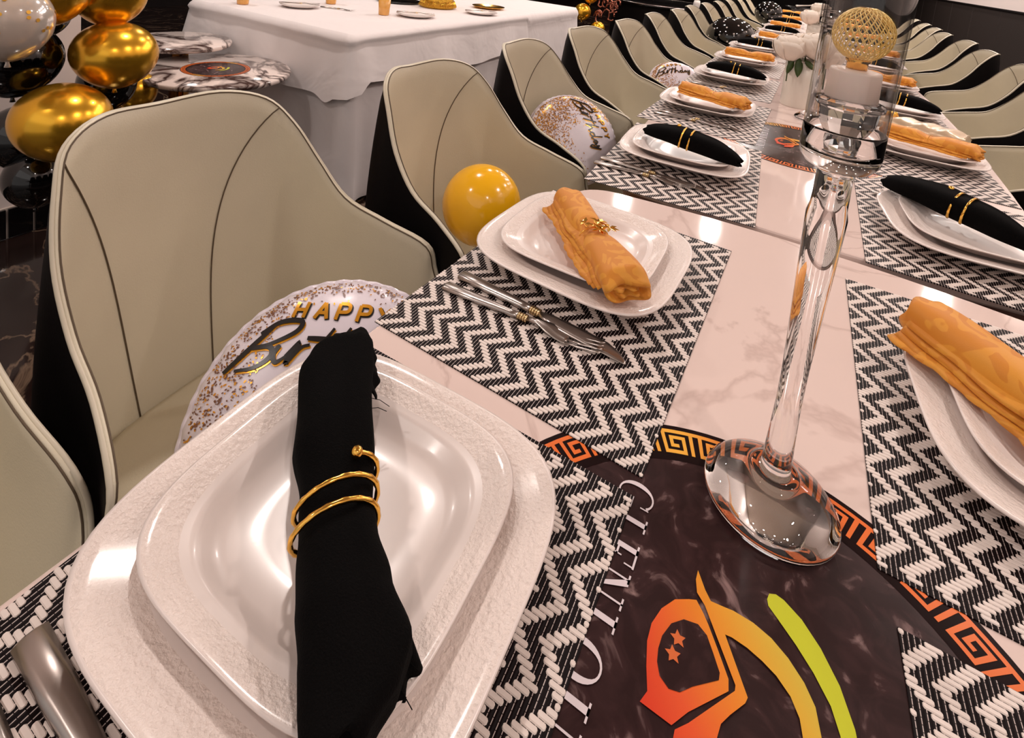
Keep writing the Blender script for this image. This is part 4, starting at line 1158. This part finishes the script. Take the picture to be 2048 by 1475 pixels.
skirt('table_overlay', CZ+.004, dropO, .050, .006, 11, M['cloth_white'], 'short white top cloth with a pointed corner, laid over the long cloth', CX0-.004, CX1+.004, CY0-.004, CY1+.004, True, 8)
TT = CZ+.006
def lathe_thing(name, prof, mat, loc, label, cat, group=None, part='body', n=32):
    t = empty(name, loc, 0, label, cat, group); b = MB(); b.lathe(prof, n); b.build(part, mat, t); return t
for k, (x, y) in enumerate(((-2.50, 1.47), (-1.97, 1.92), (-2.38, 1.94))):
    t = lathe_thing('tumbler', [(.0001, 0), (.026, 0), (.028, .003), (.033, .10), (.0315, .10), (.026, .006), (.0001, .006)], M['amber'], (x, y, TT), f'amber glass tumbler on the white cloth, {["leftmost", "in front of the gold pot", "behind the plates"][k]}', 'glass', 'amber tumblers')
def small_plate(x, y, r, label, mat='plate', g='round plates on the white cloth'):
    return lathe_thing('side_plate', [(.0001, .003), (r*.6, .003), (r*.7, .006), (r*.97, .014), (r, .015), (r*.98, .012), (r*.65, .001), (.0001, 0)], M[mat], (x, y, TT), label, 'plate', g, 'dish', 40)
small_plate(-2.33, 1.68, .10, 'round white plate at the far left of the white cloth'); small_plate(-1.86, 2.05, .105, 'round white plate near the cloth edge with cutlery on it')
small_plate(-1.76, 2.56, .10, 'round white plate right of the gold sequin pot'); small_plate(-1.90, 2.88, .11, 'shiny gold plate behind the right white plate', 'gold', 'gold plates')
for k, (x, y, a) in enumerate(((-2.33, 1.68, .8), (-1.86, 2.05, .6), (-1.76, 2.56, .9), (-2.2, 1.82, .3))):
    fk = place(fork0, (x, y, TT+(.016 if k < 3 else .0)), a, ['fork lying on the far left round plate', 'fork lying on the round plate nearest the cloth edge', 'fork lying on the right round plate', 'fork lying straight on the white cloth'][k], 'fork', 'forks on the white cloth')
t = lathe_thing('sequin_pot', [(.0001, 0), (.105, 0), (.11, .01), (.10, .05), (.10, .13), (.095, .13), (.09, .02), (.0001, .02)], M['sequin'], (-2.06, 2.52, TT), 'round gold sequin pot on the white cloth', 'pot', None, 'pot_body')
mb = MB(); rnd = random.Random(1)
for k in range(70):
    a = 2*PI*k/70; mb.tube([(.104*math.cos(a), .104*math.sin(a), .045), (.118*math.cos(a), .118*math.sin(a), .004+.01*rnd.random())], [.003, .0035], 5)
mb.build('fringe', M['sequin'], t)['kind'] = 'stuff'
lathe_thing('dark_tray', [(.0001, 0), (.13, 0), (.14, .012), (.135, .012), (.12, .004), (.0001, .004)], M['tile'], (-2.32, 2.46, TT), 'round black tray at the top edge on the white cloth', 'tray', None, 'tray_body')

# ------------------------------------------------------------------ small marble tables
def side_table(x, y, z, r, label, tray=False):
    t = empty('side_table', (x, y, 0), 0, label, 'table', 'small round marble tables')
    b = MB(); b.lathe([(.0001, z-.02), (r-.006, z-.02), (r, z-.014), (r, z-.005), (r-.004, z), (.0001, z)], 72); b.build('marble_top', M['marble_bold'], t)
    b = MB(); b.lathe([(.0001, 0), (.15, 0), (.15, .012), (.045, .03), (.04, .10), (.04, z-.20), (.05, z-.19), (.052, z-.14), (.035, z-.12), (.032, z-.021), (.0001, z-.021)], 32); b.build('brass_pedestal', M['brass'], t)
    if tray:
        logo_print(t, .0, -.0, z, .64, False)
    return t
side_table(-2.045, 1.035, .57, .280, 'small round marble table with a dark printed disc, nearer the camera', True)
side_table(-2.40, 1.10, .62, .205, 'small round marble table behind the other, beside the white cloth')
side_table(-2.02, .78, .56, .0001+.12, 'narrow marble stand behind the gold balloons') if False else None

# ------------------------------------------------------------------ far background
t = empty('round_table', (-1.45, 6.1, 0), 0, 'glossy black round table in the dark background', 'table')
b = MB(); b.lathe([(.0001, .70), (.62, .70), (.64, .71), (.64, .725), (.62, .73), (.0001, .73)], 72); b.build('tabletop', M['tile'], t)
b = MB(); b.lathe([(.60, .02), (.60, .70)], 64); b.build('black_skirt', M['shell'], t)
b = MB(); b.tube([(.64*math.cos(a), .64*math.sin(a), .727) for a in [2*PI*i/80 for i in range(80)]], .004, 6, close=True); b.build('edge_highlight', M['silver'], t)  # silver ring modelled in place of the highlight along the table edge
GF = 'gold balloons in the background'
balloon((-2.03, 5.0, .60), .085, M['gold_balloon'], 'gold balloon behind the far end of the white cloth, upper one', GF)
balloon((-1.85, 5.0, .455), .072, M['gold_balloon'], 'gold balloon behind the far end of the white cloth, lower one', GF)
balloon((-1.98, 5.05, .775), .08, M['gold_balloon'], 'gold balloon behind the white cloth at the very top edge', GF)
mb = MB(); rnd = random.Random(9)
for k in range(16):
    x, z = -1.85+rnd.uniform(-.06, .16), .60+rnd.uniform(-.06, .12)
    pts = [(x+.035*math.cos(a)*rnd.uniform(.7, 1.2), 5.1+rnd.uniform(-.02, .02), z+.045*math.sin(a)) for a in [i*PI/4 for i in range(rnd.choice((5, 7, 8)))]]
    mb.tube(pts, .008, 6)
o = mb.build('foil_garland', plain('rose_gold_foil', (176, 110, 90), .2, .2, 40, metal=.8)); tag(o, 'tangled rose gold foil letters behind the chairs', 'decoration')
t = empty('water_bottle', (-1.065, 5.75, .7305), 0, 'white capped bottle standing on the black round table', 'bottle')
t = t
b = MB(); b.lathe([(.0001, 0), (.034, 0), (.036, .01), (.036, .06), (.028, .09), (.0001, .09)], 24); b.build('bottle_body', M['plastic_white'], t)
b = MB(); b.lathe([(.0001, .09), (.019, .09), (.019, .118), (.0001, .118)], 24); b.build('cap', M['plastic_white'], t)
t = empty('serving_bowl', (-.15, 6.75, TZ+.0), 0, 'dark round bowl with a silver spoon at the far end of the row', 'bowl')
b = MB(); b.lathe([(.0001, .0), (.06, .0), (.10, .03), (.14, .09), (.135, .09), (.095, .035), (.0001, .01)], 40); b.build('bowl_body', M['tile'], t)
b = MB(); b.tube([(-.02, -.12, .10), (.10, .0, .12), (.22, .06, .15)], [.016, .006, .006], 8); b.build('spoon', M['silver'], t)
